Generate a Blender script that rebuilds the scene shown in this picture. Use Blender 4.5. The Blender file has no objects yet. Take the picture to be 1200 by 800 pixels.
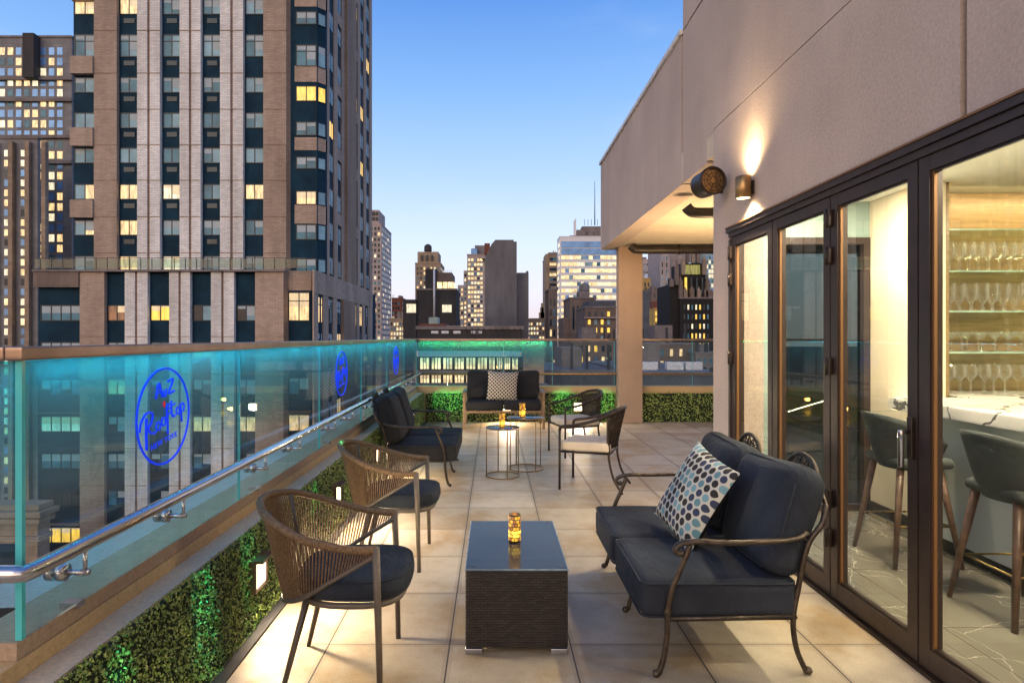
import bpy, math, random
from mathutils import Vector, Matrix
R = math.radians
rnd = random.Random(7)
scene = bpy.context.scene
col = scene.collection

# ------------------------------------------------------------------ camera
F, CX, HY, H = 703.0, 578.0, 395.0, 1.55
cam = bpy.data.cameras.new('camera'); co = bpy.data.objects.new('camera', cam); col.objects.link(co)
co.location = (0, 0, H); co.rotation_euler = (R(90), 0, 0)
cam.sensor_width = 36; cam.lens = F / 1200 * 36
cam.shift_x = (600 - CX) / 1200; cam.shift_y = -(400 - HY) / 1200
cam.clip_start = 0.05; cam.clip_end = 6000
scene.camera = co
scene.view_settings.view_transform = 'Standard'
scene.view_settings.look = 'None'
scene.view_settings.exposure = 0.22
scene.view_settings.gamma = 1.0
scene.cycles.max_bounces = 8; scene.cycles.diffuse_bounces = 3; scene.cycles.glossy_bounces = 4
scene.cycles.transparent_max_bounces = 24; scene.cycles.transmission_bounces = 6
scene.cycles.caustics_reflective = False; scene.cycles.caustics_refractive = False
scene.cycles.sample_clamp_indirect = 4
scene.cycles.use_denoising = True

# ------------------------------------------------------------------ world: dusk sky
w = bpy.data.worlds.new('World'); scene.world = w; w.use_nodes = True
nt = w.node_tree; nt.nodes.clear()
def N(t, **kw):
    n = nt.nodes.new(t)
    for k, v in kw.items(): setattr(n, k, v)
    return n
def ramp_set(cr, stops, interp='LINEAR'):
    cr.interpolation = interp
    while len(cr.elements) > 1: cr.elements.remove(cr.elements[-1])
    cr.elements[0].position = stops[0][0]; cr.elements[0].color = (*stops[0][1], 1)
    for p, c in stops[1:]:
        e = cr.elements.new(p); e.color = (*c, 1)
tc = N('ShaderNodeTexCoord'); sep = N('ShaderNodeSeparateXYZ'); nt.links.new(tc.outputs['Generated'], sep.inputs[0])
rp = N('ShaderNodeValToRGB'); nt.links.new(sep.outputs['Z'], rp.inputs[0])
ramp_set(rp.color_ramp, [(0.0, (.74, .64, .66)), (.03, (.76, .70, .77)), (.075, (.74, .76, .92)), (.15, (.62, .75, .97)), (.27, (.38, .58, .90)),
                         (.38, (.21, .43, .84)), (.49, (.10, .28, .73)), (.8, (.05, .15, .48))])
dot = N('ShaderNodeVectorMath', operation='DOT_PRODUCT'); nt.links.new(tc.outputs['Generated'], dot.inputs[0])
dot.inputs[1].default_value = (-.42, -.90, .05)
mr = N('ShaderNodeMapRange', interpolation_type='SMOOTHSTEP'); nt.links.new(dot.outputs['Value'], mr.inputs[0])
mr.inputs[1].default_value = .1; mr.inputs[2].default_value = 1.0
glow = N('ShaderNodeValToRGB'); nt.links.new(sep.outputs['Z'], glow.inputs[0])
ramp_set(glow.color_ramp, [(0, (1.8, 1.2, .78)), (.2, (1.6, 1.18, .90)), (.45, (.9, .76, .74)), (.9, (.15, .25, .5))])
mx = N('ShaderNodeMix', data_type='RGBA'); nt.links.new(mr.outputs[0], mx.inputs[0]); nt.links.new(rp.outputs[0], mx.inputs[6]); nt.links.new(glow.outputs[0], mx.inputs[7])
mpn = N('ShaderNodeMapping'); mpn.inputs['Scale'].default_value = (1.0, 1.0, 3.2); nt.links.new(tc.outputs['Generated'], mpn.inputs[0])
cl = N('ShaderNodeTexNoise'); cl.inputs['Scale'].default_value = 2.6; cl.inputs['Detail'].default_value = 7; cl.inputs['Roughness'].default_value = .55; nt.links.new(mpn.outputs[0], cl.inputs['Vector'])
clr = N('ShaderNodeMapRange', interpolation_type='SMOOTHSTEP'); clr.inputs[1].default_value = .48; clr.inputs[2].default_value = .80; clr.inputs[4].default_value = .30; nt.links.new(cl.outputs['Fac'], clr.inputs[0])
mx2 = N('ShaderNodeMix', data_type='RGBA'); nt.links.new(clr.outputs[0], mx2.inputs[0]); nt.links.new(mx.outputs[2], mx2.inputs[6]); mx2.inputs[7].default_value = (.72, .76, .90, 1)
bg = N('ShaderNodeBackground'); nt.links.new(mx2.outputs[2], bg.inputs[0]); bg.inputs[1].default_value = 1.0
sky = N('ShaderNodeTexSky', sky_type='NISHITA'); sky.sun_disc = False; sky.sun_elevation = R(0.5); sky.sun_rotation = R(205)
bg2 = N('ShaderNodeBackground'); nt.links.new(sky.outputs[0], bg2.inputs[0]); bg2.inputs[1].default_value = .05
ad = N('ShaderNodeAddShader'); nt.links.new(bg.outputs[0], ad.inputs[0]); nt.links.new(bg2.outputs[0], ad.inputs[1])
ow = N('ShaderNodeOutputWorld'); nt.links.new(ad.outputs[0], ow.inputs[0])

# soft warm afterglow, low behind the camera to the left
sl = bpy.data.lights.new('sun', 'SUN'); sl.energy = .55; sl.angle = R(35); sl.color = (1, .84, .68)
so = bpy.data.objects.new('sun', sl); col.objects.link(so)
so.rotation_euler = Vector((-.42, -.80, .42)).to_track_quat('Z', 'Y').to_euler()

# ------------------------------------------------------------------ materials
MATS = {}
def newmat(name):
    m = bpy.data.materials.new(name); m.use_nodes = True; MATS[name] = m
    return m, m.node_tree, m.node_tree.nodes['Principled BSDF']
def rgba(c): return (c[0], c[1], c[2], 1)
def L(t, a, b): t.links.new(a, b)
def coords(t, rand=False):
    c = t.nodes.new('ShaderNodeTexCoord')
    if not rand: return c.outputs['Object']
    oi = t.nodes.new('ShaderNodeObjectInfo'); ml = t.nodes.new('ShaderNodeMath'); ml.operation = 'MULTIPLY'; ml.inputs[1].default_value = 50
    L(t, oi.outputs['Random'], ml.inputs[0])
    a = t.nodes.new('ShaderNodeVectorMath'); a.operation = 'ADD'; L(t, c.outputs['Object'], a.inputs[0]); L(t, ml.outputs[0], a.inputs[1])
    return a.outputs[0]
def noise(t, vec, scale, detail=4, rough=.55, stretch=None):
    if stretch:
        mp = t.nodes.new('ShaderNodeMapping'); mp.inputs['Scale'].default_value = stretch; L(t, vec, mp.inputs[0]); vec = mp.outputs[0]
    n = t.nodes.new('ShaderNodeTexNoise'); n.inputs['Scale'].default_value = scale; n.inputs['Detail'].default_value = detail
    n.inputs['Roughness'].default_value = rough; L(t, vec, n.inputs['Vector']); return n.outputs['Fac']
def ramp(t, fac, stops, interp='LINEAR'):
    r = t.nodes.new('ShaderNodeValToRGB'); L(t, fac, r.inputs[0]); ramp_set(r.color_ramp, stops, interp); return r.outputs[0]
def mixc(t, fac, a, b, mode='MIX'):
    m = t.nodes.new('ShaderNodeMix'); m.data_type = 'RGBA'; m.blend_type = mode
    for i, v in ((0, fac), (6, a), (7, b)):
        if hasattr(v, 'is_linked'): L(t, v, m.inputs[i])
        elif i == 0: m.inputs[0].default_value = v
        else: m.inputs[i].default_value = rgba(v)
    return m.outputs[2]
def bump(t, b, h, strength=.3, dist=.01):
    n = t.nodes.new('ShaderNodeBump'); n.inputs['Strength'].default_value = strength; n.inputs['Distance'].default_value = dist
    L(t, h, n.inputs['Height']); L(t, n.outputs[0], b.inputs['Normal'])
def math_(t, op, a, b=None, c=None):
    m = t.nodes.new('ShaderNodeMath'); m.operation = op
    for i, v in enumerate((a, b, c)):
        if v is None: continue
        if hasattr(v, 'is_linked'): L(t, v, m.inputs[i])
        else: m.inputs[i].default_value = v
    return m.outputs[0]

def plain(name, c, rough=.6, metal=0, var=.25, nscale=6, bscale=0, bstr=.2, bdist=.004, spec=.5, rv=.12, crease=0):
    m, t, b = newmat(name); v = coords(t, True)
    f = noise(t, v, nscale)
    lo = tuple(x * (1 - var) for x in c); hi = tuple(min(1, x * (1 + var)) for x in c)
    L(t, ramp(t, f, [(.3, lo), (.7, hi)]), b.inputs['Base Color'])
    b.inputs['Metallic'].default_value = metal; b.inputs['Specular IOR Level'].default_value = spec
    L(t, math_(t, 'MULTIPLY_ADD', noise(t, v, nscale * 3), rv * 2, rough - rv), b.inputs['Roughness'])
    if crease:
        h1 = math_(t, 'MULTIPLY', noise(t, v, bscale, 3), .12); h2 = noise(t, v, 5.5, 3, .5, (1, 1, 1)); h3 = ramp(t, noise(t, v, 9, 2, .4, (2.2, .7, 1)), [(.42, (0, 0, 0)), (.5, (1, 1, 1)), (.58, (0, 0, 0))])
        bump(t, b, math_(t, 'ADD', h1, math_(t, 'MULTIPLY_ADD', h3, .16, h2)), crease, .022)
    elif bscale: bump(t, b, noise(t, v, bscale, 3), bstr, bdist)
    return m
def emit(name, c, s, var=.5, nscale=1.5, stretch=(3, 1, .6)):
    m, t, b = newmat(name); v = coords(t, True)
    f = noise(t, v, nscale, 5, .6, stretch)
    lo = tuple(x * (1 - var) for x in c)
    L(t, ramp(t, f, [(.35, lo), (.6, c)]), b.inputs['Emission Color']); b.inputs['Emission Strength'].default_value = s
    b.inputs['Base Color'].default_value = (.1, .1, .1, 1); b.inputs['Roughness'].default_value = .2
    return m
def glass(name, tint, diff=0.0, diffc=(.8, .95, 1), refl=1.0, ior=1.5, led_tint=None):
    m, t, b = newmat(name); t.nodes.remove(b); out = t.nodes['Material Output']
    tr = t.nodes.new('ShaderNodeBsdfTransparent'); tr.inputs[0].default_value = rgba(tint)
    gl = t.nodes.new('ShaderNodeBsdfGlossy'); gl.inputs['Roughness'].default_value = 0.0
    gl.inputs[0].default_value = (refl, refl, refl, 1)
    fr = t.nodes.new('ShaderNodeFresnel'); ge = t.nodes.new('ShaderNodeNewGeometry')
    L(t, math_(t, 'MULTIPLY_ADD', ge.outputs['Backfacing'], 1 / ior - ior, ior), fr.inputs[0])
    last = tr.outputs[0]
    if led_tint:  # LED glow put into the glass as teal tint and frosting towards the top
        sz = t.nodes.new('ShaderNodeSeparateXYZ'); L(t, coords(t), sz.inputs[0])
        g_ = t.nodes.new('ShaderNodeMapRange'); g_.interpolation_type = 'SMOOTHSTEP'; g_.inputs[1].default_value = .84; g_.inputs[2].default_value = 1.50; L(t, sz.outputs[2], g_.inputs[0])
        L(t, ramp(t, g_.outputs[0], [(0, tint), (1, led_tint)]), tr.inputs[0])
    if diff:
        d = t.nodes.new('ShaderNodeBsdfDiffuse'); d.inputs[0].default_value = rgba(diffc)
        tl = t.nodes.new('ShaderNodeBsdfTranslucent'); tl.inputs[0].default_value = rgba(diffc)
        a = t.nodes.new('ShaderNodeMixShader'); a.inputs[0].default_value = .5; L(t, d.outputs[0], a.inputs[1]); L(t, tl.outputs[0], a.inputs[2])
        x = t.nodes.new('ShaderNodeMixShader'); x.inputs[0].default_value = diff; L(t, last, x.inputs[1])
        if led_tint: L(t, math_(t, 'MULTIPLY_ADD', g_.outputs[0], .17, diff), x.inputs[0])
        L(t, a.outputs[0], x.inputs[2]); last = x.outputs[0]
    x = t.nodes.new('ShaderNodeMixShader'); L(t, fr.outputs[0], x.inputs[0]); L(t, last, x.inputs[1]); L(t, gl.outputs[0], x.inputs[2])
    L(t, x.outputs[0], out.inputs[0]); return m

def stucco(name, c, var=.12):
    m, t, b = newmat(name); v = coords(t)
    big = ramp(t, noise(t, v, .9, 5, .6), [(.3, tuple(x * (1 - var) for x in c)), (.7, tuple(x * (1 + var) for x in c))])
    fine = ramp(t, noise(t, v, 60, 3, .7), [(.25, (.78, .78, .78)), (.7, (1.1, 1.1, 1.1))])
    streak = ramp(t, noise(t, v, 3, 4, .6, (1.3, 1.3, .18)), [(.35, (.955, .95, .945)), (.6, (1.02, 1.02, 1.02))])
    L(t, mixc(t, 1.0, mixc(t, 1.0, big, fine, 'MULTIPLY'), streak, 'MULTIPLY'), b.inputs['Base Color'])
    b.inputs['Roughness'].default_value = .9; bump(t, b, noise(t, v, 110, 4, .7), .55, .006); return m
stucco('stucco', (.52, .42, .36)); stucco('soffit', (.62, .54, .42), .06); stucco('stucco_tan', (.46, .33, .24))
stucco('coping_warmlit', (.66, .47, .25), .1); stucco('coping_brown', (.46, .34, .24), .1); stucco('coping_tan_warmlit', (.74, .60, .43), .08); stucco('coping_pale', (.56, .53, .50), .08)  # warm lamplight is put into the inner ledge and band colours

# floor pavers
m, t, b = newmat('pavers'); v = coords(t)
s = t.nodes.new('ShaderNodeSeparateXYZ'); L(t, v, s.inputs[0])
TX, TY = .61, .608
ux = math_(t, 'DIVIDE', math_(t, 'ADD', s.outputs[0], .22), TX); uy = math_(t, 'DIVIDE', math_(t, 'ADD', s.outputs[1], -3.03), TY)
def joint(u, wd):
    f = math_(t, 'FRACT', u); d = math_(t, 'ABSOLUTE', math_(t, 'SUBTRACT', f, .5))
    return math_(t, 'GREATER_THAN', d, .5 - wd)
jm = math_(t, 'MAXIMUM', joint(ux, .0062), joint(uy, .0036))
cv = t.nodes.new('ShaderNodeCombineXYZ'); L(t, math_(t, 'FLOOR', ux), cv.inputs[0]); L(t, math_(t, 'FLOOR', uy), cv.inputs[1])
wn = t.nodes.new('ShaderNodeTexWhiteNoise'); L(t, cv.outputs[0], wn.inputs[0])
tile = ramp(t, wn.outputs['Value'], [(0, (.355, .305, .24)), (.5, (.435, .38, .305)), (1, (.50, .445, .37))])
ofs = t.nodes.new('ShaderNodeVectorMath'); ofs.operation = 'MULTIPLY_ADD'; L(t, wn.outputs['Color'], ofs.inputs[0]); ofs.inputs[1].default_value = (7, 7, 7); L(t, v, ofs.inputs[2])
st = ramp(t, noise(t, v, 1.7, 6, .65), [(.38, (.84, .69, .48)), (.52, (1, .975, .94)), (.72, (1.08, 1.08, 1.08))])
st2 = ramp(t, noise(t, ofs.outputs[0], 9, 6, .7), [(.28, (.88, .86, .83)), (.6, (1.03, 1.03, 1.03))])
sp = ramp(t, noise(t, v, 180, 2, .6), [(.3, (.74, .74, .74)), (.6, (1.06, 1.06, 1.06))])
c = mixc(t, 1.0, mixc(t, 1.0, mixc(t, 1.0, tile, st, 'MULTIPLY'), st2, 'MULTIPLY'), sp, 'MULTIPLY')
edge = math_(t, 'MAXIMUM', joint(ux, .035), joint(uy, .035))
c = mixc(t, math_(t, 'MULTIPLY', edge, math_(t, 'MULTIPLY', noise(t, v, 6, 4), .5)), c, (.16, .12, .09))
L(t, mixc(t, jm, c, (.03, .024, .018)), b.inputs['Base Color'])
L(t, math_(t, 'MULTIPLY_ADD', noise(t, v, 5), .3, .38), b.inputs['Roughness'])
hh = math_(t, 'SUBTRACT', math_(t, 'MULTIPLY', noise(t, v, 90, 3), .3), jm); bump(t, b, hh, .35, .004)

def brick(name, c, var=.12, bw=.45, bh=.15, mortar=.75):
    m, t, b = newmat(name); v = coords(t); s = t.nodes.new('ShaderNodeSeparateXYZ'); L(t, v, s.inputs[0])
    cx = t.nodes.new('ShaderNodeCombineXYZ'); L(t, math_(t, 'ADD', s.outputs[0], s.outputs[1]), cx.inputs[0]); L(t, s.outputs[2], cx.inputs[1])
    k = t.nodes.new('ShaderNodeTexBrick'); L(t, cx.outputs[0], k.inputs['Vector'])
    k.inputs['Color1'].default_value = rgba(tuple(x * (1 - var) for x in c)); k.inputs['Color2'].default_value = rgba(tuple(x * (1 + var) for x in c))
    k.inputs['Mortar'].default_value = rgba(tuple(x * mortar for x in c)); k.inputs['Scale'].default_value = 1
    k.inputs['Brick Width'].default_value = bw; k.inputs['Row Height'].default_value = bh; k.inputs['Mortar Size'].default_value = .018
    dirt = ramp(t, noise(t, v, .45, 6, .65, (1, 1, .22)), [(.3, (.70, .68, .66)), (.65, (1.1, 1.1, 1.1))])
    L(t, mixc(t, 1.0, k.outputs[0], dirt, 'MULTIPLY'), b.inputs['Base Color']); b.inputs['Roughness'].default_value = .88; return m
brick('brick_brown', (.44, .335, .26)); brick('brick_shade', (.33, .23, .165)); brick('brick_light', (.80, .785, .76)); brick('brick_stripe', (.30, .20, .15))  # brick_shade is brown brick darkened for shaded chamfers; joints share it
brick('brick_dark', (.055, .05, .05)); brick('stone_brown', (.20, .15, .125), bw=1.6, bh=.8); brick('stone_taupe', (.24, .235, .24), bw=1.6, bh=.8); brick('stone_beige', (.33, .25, .18), bw=1.2, bh=.5)
brick('stone_pale', (.42, .35, .33), bw=2, bh=1); brick('concrete_grey', (.19, .18, .185), .04, 9, 3.2, .85); brick('brick_red', (.20, .07, .045))
brick('stone_grey', (.22, .19, .18), bw=1.5, bh=.7); brick('black_brick', (.018, .015, .014)); brick('gold_lit_stone', (.62, .40, .12))  # the gold stone has its warm lighting put into the colour
plain('spandrel', (.008, .034, .060), .7, 0, .3, .8, spec=.12)
plain('winframe', (.008, .018, .028), .4)
plain('pane_light', (.24, .42, .50), .3, 0, .3, .6, spec=.25); plain('pane_mid', (.07, .20, .27), .2, 0, .35, .7, spec=.25); plain('pane_dark', (.015, .035, .05), .1, 0, .4, .8, spec=.3)
plain('pane_sky', (.16, .33, .62), .2, .2, .3, .3, spec=.3)  # reflected sky blue is put into the pane's base colour
emit('lit_warm', (1.0, .66, .30), 1.25, .6); emit('lit_yellow', (1.0, .60, .07), 1.25, .45); emit('lit_white', (1.0, .86, .58), 1.15, .55)
emit('lit_city', (1.0, .74, .36), 1.5, .75, .35, (1, 1, 2)); emit('lit_shop', (1.0, .72, .36), 2.0, .8, 1.1, (1, 1, .5))
emit('crown_gold', (.75, .70, .10), .38, .7, .8)
plain('asphalt', (.05, .05, .052), .9); plain('roofing', (.09, .10, .115), .85, 0, .3, .5); plain('white_metal', (.7, .7, .72), .4)
plain('bronze', (.045, .032, .026), .35, .6, .2, 20); plain('door_metal', (.048, .034, .032), .38, .35, .15, 12, spec=.5)
plain('bronze_edge', (.24, .12, .045), .45, .4, .08, 2, rv=.04); plain('steel', (.62, .62, .64), .18, 1.0, .1, 9, rv=.08)
plain('rail_cap', (.36, .26, .20), .35, .85, .2, 7)
plain('navy_fabric', (.021, .026, .037), .85, 0, .35, 2.5, 220, .5, .003, .25, crease=.42); plain('black_fabric', (.020, .020, .023), .85, 0, .3, 2.5, 220, .5, .003, .25, crease=.42)
plain('piping', (.012, .016, .026), .8); plain('cream_fabric', (.62, .53, .42), .85, 0, .12, 5, 200, .4, .003, .2)
plain('iron', (.075, .058, .046), .42, .75, .4, 30, 90, .3, .002); plain('iron_dark', (.05, .035, .028), .4, .7, .3, 30)
plain('gold_iron', (.34, .21, .09), .35, .85, .25, 20)
plain('alu_taupe', (.13, .105, .085), .5, .2, .15, 15); plain('wood_frame', (.24, .15, .09), .5, .1, .3, 12)
plain('table_top', (.20, .21, .24), .12, .7, .1, 5)
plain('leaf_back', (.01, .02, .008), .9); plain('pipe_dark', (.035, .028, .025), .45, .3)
plain('plaster_white', (.78, .74, .62), .8, 0, .05, 2); plain('plaster_cream', (.74, .66, .50), .75, 0, .06, 1.5); plain('ceiling', (.80, .78, .66), .8, 0, .03)
plain('wall_teal', (.30, .40, .38), .5, 0, .15, 2); plain('bar_front', (.60, .67, .66), .5, 0, .1, 2); plain('skirt_black', (.02, .02, .02), .3)
plain('stool_shell', (.062, .072, .068), .8, 0, .2, 8, 150, .2, .002); plain('stool_wood', (.13, .075, .05), .4, 0, .3, 20)
plain('brass', (.55, .38, .15), .3, 1.0); plain('chrome', (.75, .75, .75), .12, 1.0)
emit('lamp_glow', (1, .78, .45), 14, .05); emit('step_glow', (1, .80, .52), 4.0, .1); emit('led_cyan', (.05, .75, 1), .5, .05); emit('led_green', (.03, .9, .35), .9, .05)
glass('rail_glass_glow', (.95, .98, .98), .008, (.75, .95, 1.0), .75, led_tint=(.20, .78, .88)); glass('rail_glass_clear', (.90, .95, .96), .02, (.75, .95, 1.0), .75); glass('door_glass', (.97, .975, .95), 0, refl=.65, ior=1.5); glass('smoked_glass', (.38, .45, .43), 0); glass('roof_rail_glass', (.62, .74, .74), 0); glass('shelf_glass', (.84, .93, .88), .03, (.5, .7, .6))  # the first rail glass carries the LED's cyan glow in its tint
plain('glass_edge', (.10, .62, .66), .2, 0, .1); plain('shelf_edge', (.30, .46, .36), .2)

# wine glass: clear centre, bright rim edges
m, t, b = newmat('crystal'); t.nodes.remove(b); out = t.nodes['Material Output']
tr = t.nodes.new('ShaderNodeBsdfTransparent'); gl = t.nodes.new('ShaderNodeBsdfGlossy'); gl.inputs['Roughness'].default_value = .04
df = t.nodes.new('ShaderNodeBsdfDiffuse'); df.inputs[0].default_value = (.9, .9, .85, 1)
lw = t.nodes.new('ShaderNodeLayerWeight'); lw.inputs[0].default_value = .35
a = t.nodes.new('ShaderNodeMixShader'); a.inputs[0].default_value = .35; L(t, gl.outputs[0], a.inputs[1]); L(t, df.outputs[0], a.inputs[2])
x = t.nodes.new('ShaderNodeMixShader'); L(t, math_(t, 'MULTIPLY_ADD', lw.outputs['Facing'], .75, .03), x.inputs[0]); L(t, tr.outputs[0], x.inputs[1]); L(t, a.outputs[0], x.inputs[2]); L(t, x.outputs[0], out.inputs[0])

# emblem print; its edge-lit blue glow is put in as emission
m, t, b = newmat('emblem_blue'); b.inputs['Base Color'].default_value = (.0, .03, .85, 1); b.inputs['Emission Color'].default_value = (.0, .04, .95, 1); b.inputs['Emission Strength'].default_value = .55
m, t, b = newmat('emblem_red'); b.inputs['Base Color'].default_value = (.8, .01, .01, 1); b.inputs['Emission Color'].default_value = (.8, .01, .01, 1); b.inputs['Emission Strength'].default_value = .3
m, t, b = newmat('emblem_dark'); b.inputs['Base Color'].default_value = (.01, .08, .28, 1)

# marble
def marble(name, c, vein, sc, wdt=.012, rough=.15, tiles=0):
    m, t, b = newmat(name); v = coords(t)
    n1 = t.nodes.new('ShaderNodeTexNoise'); n1.inputs['Scale'].default_value = sc; n1.inputs['Detail'].default_value = 5; L(t, v, n1.inputs['Vector'])
    mm = t.nodes.new('ShaderNodeVectorMath'); mm.operation = 'MULTIPLY_ADD'; L(t, n1.outputs['Color'], mm.inputs[0]); mm.inputs[1].default_value = (.7, .7, .7); L(t, v, mm.inputs[2])
    vo = t.nodes.new('ShaderNodeTexVoronoi'); vo.feature = 'DISTANCE_TO_EDGE'; vo.inputs['Scale'].default_value = sc * 1.1; L(t, mm.outputs[0], vo.inputs['Vector'])
    f = math_(t, 'LESS_THAN', vo.outputs['Distance'], math_(t, 'MULTIPLY', noise(t, v, sc * 2), wdt * 2))
    base = ramp(t, noise(t, v, sc * .8, 6), [(.3, tuple(q * .75 for q in c)), (.7, tuple(min(1, q * 1.15) for q in c))])
    cc = mixc(t, f, base, vein)
    if tiles:
        s = t.nodes.new('ShaderNodeSeparateXYZ'); L(t, v, s.inputs[0]); js = []
        for i in (0, 1):
            d = math_(t, 'ABSOLUTE', math_(t, 'SUBTRACT', math_(t, 'FRACT', math_(t, 'DIVIDE', s.outputs[i], tiles)), .5)); js.append(math_(t, 'GREATER_THAN', d, .496))
        cc = mixc(t, math_(t, 'MAXIMUM', *js), cc, tuple(q * .4 for q in c))
    L(t, cc, b.inputs['Base Color']); b.inputs['Roughness'].default_value = rough
marble('marble_floor', (.19, .175, .14), (.50, .46, .38), 2.2, .006, .14, .8); marble('marble_top', (.80, .78, .72), (.16, .15, .14), 1.6, .012, .15)
m, t, b = newmat('cabinet_wood'); v = coords(t)
L(t, ramp(t, noise(t, v, 3, 6, .6, (1, 1, 14)), [(.3, (.20, .135, .055)), (.7, (.32, .22, .10))]), b.inputs['Base Color']); b.inputs['Roughness'].default_value = .35

# leaves
m, t, b = newmat('leaves'); v = coords(t)
f1 = noise(t, v, 95, 2, .5); f2 = noise(t, v, 7, 4, .6)
c1 = ramp(t, f1, [(.3, (.04, .12, .02)), (.46, (.18, .32, .05)), (.62, (.60, .64, .24))])
L(t, mixc(t, 1.0, c1, ramp(t, f2, [(.3, (.55, .6, .5)), (.65, (1.15, 1.1, 1.0))]), 'MULTIPLY'), b.inputs['Base Color']); b.inputs['Roughness'].default_value = .38

# woven wicker
m, t, b = newmat('wicker'); v = coords(t); s = t.nodes.new('ShaderNodeSeparateXYZ'); L(t, v, s.inputs[0])
cx = t.nodes.new('ShaderNodeCombineXYZ'); L(t, math_(t, 'ADD', s.outputs[0], s.outputs[1]), cx.inputs[0]); L(t, s.outputs[2], cx.inputs[1])
k = t.nodes.new('ShaderNodeTexBrick'); L(t, cx.outputs[0], k.inputs['Vector']); k.inputs['Scale'].default_value = 1; k.inputs['Brick Width'].default_value = .034; k.inputs['Row Height'].default_value = .0125
k.inputs['Mortar Size'].default_value = .0028; k.inputs['Mortar Smooth'].default_value = .8
k.inputs['Color1'].default_value = (.018, .014, .013, 1); k.inputs['Color2'].default_value = (.045, .036, .032, 1); k.inputs['Mortar'].default_value = (.003, .0025, .0025, 1)
L(t, k.outputs[0], b.inputs['Base Color']); b.inputs['Roughness'].default_value = .42; bump(t, b, math_(t, 'SUBTRACT', 1.0, k.outputs['Fac']), .8, .004)
# coffee table glass
m, t, b = newmat('black_glass'); b.inputs['Base Color'].default_value = (.045, .046, .05, 1); b.inputs['Roughness'].default_value = .11; b.inputs['Specular IOR Level'].default_value = .22
plain('frost_edge', (.20, .26, .30), .3)
# rope
m, t, b = newmat('rope'); v = coords(t)
L(t, ramp(t, noise(t, v, 120, 2), [(.3, (.10, .058, .028)), (.7, (.27, .165, .085))]), b.inputs['Base Color']); b.inputs['Roughness'].default_value = .75; bump(t, b, noise(t, v, 260, 2), .6, .003)

# dotted pillow fabrics (hexagonal rows of dots)
def dots(name, ground, dx, dy, r, cols):
    m, t, b = newmat(name); v = coords(t); s = t.nodes.new('ShaderNodeSeparateXYZ'); L(t, v, s.inputs[0]); res = []
    for off in (0, .5):
        a = math_(t, 'ADD', math_(t, 'DIVIDE', s.outputs[0], dx), off + 20); c_ = math_(t, 'ADD', math_(t, 'DIVIDE', s.outputs[1], dy), off + 20)
        fa = math_(t, 'MULTIPLY', math_(t, 'SUBTRACT', math_(t, 'FRACT', a), .5), dx); fc = math_(t, 'MULTIPLY', math_(t, 'SUBTRACT', math_(t, 'FRACT', c_), .5), dy)
        d = math_(t, 'SQRT', math_(t, 'ADD', math_(t, 'MULTIPLY', fa, fa), math_(t, 'MULTIPLY', fc, fc)))
        mask = math_(t, 'LESS_THAN', d, r)
        cb = t.nodes.new('ShaderNodeCombineXYZ'); L(t, math_(t, 'FLOOR', a), cb.inputs[0]); L(t, math_(t, 'FLOOR', c_), cb.inputs[1]); cb.inputs[2].default_value = off
        wn = t.nodes.new('ShaderNodeTexWhiteNoise'); L(t, cb.outputs[0], wn.inputs[0]); res.append((mask, wn.outputs['Value']))
    cc = ground
    for mask, val in res: cc = mixc(t, mask, cc, ramp(t, val, cols, 'CONSTANT'))
    L(t, cc, b.inputs['Base Color']); b.inputs['Roughness'].default_value = .8; bump(t, b, noise(t, v, 300, 2), .4, .002)
dots('dots_teal', (.44, .43, .38), .052, .090, .0205, [(0, (.012, .009, .011)), (.38, (.02, .03, .07)), (.62, (.09, .20, .24)), (.82, (.14, .28, .34))])
dots('dots_black', (.60, .52, .42), .062, .062, .0165, [(0, (.012, .010, .012))])

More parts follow.
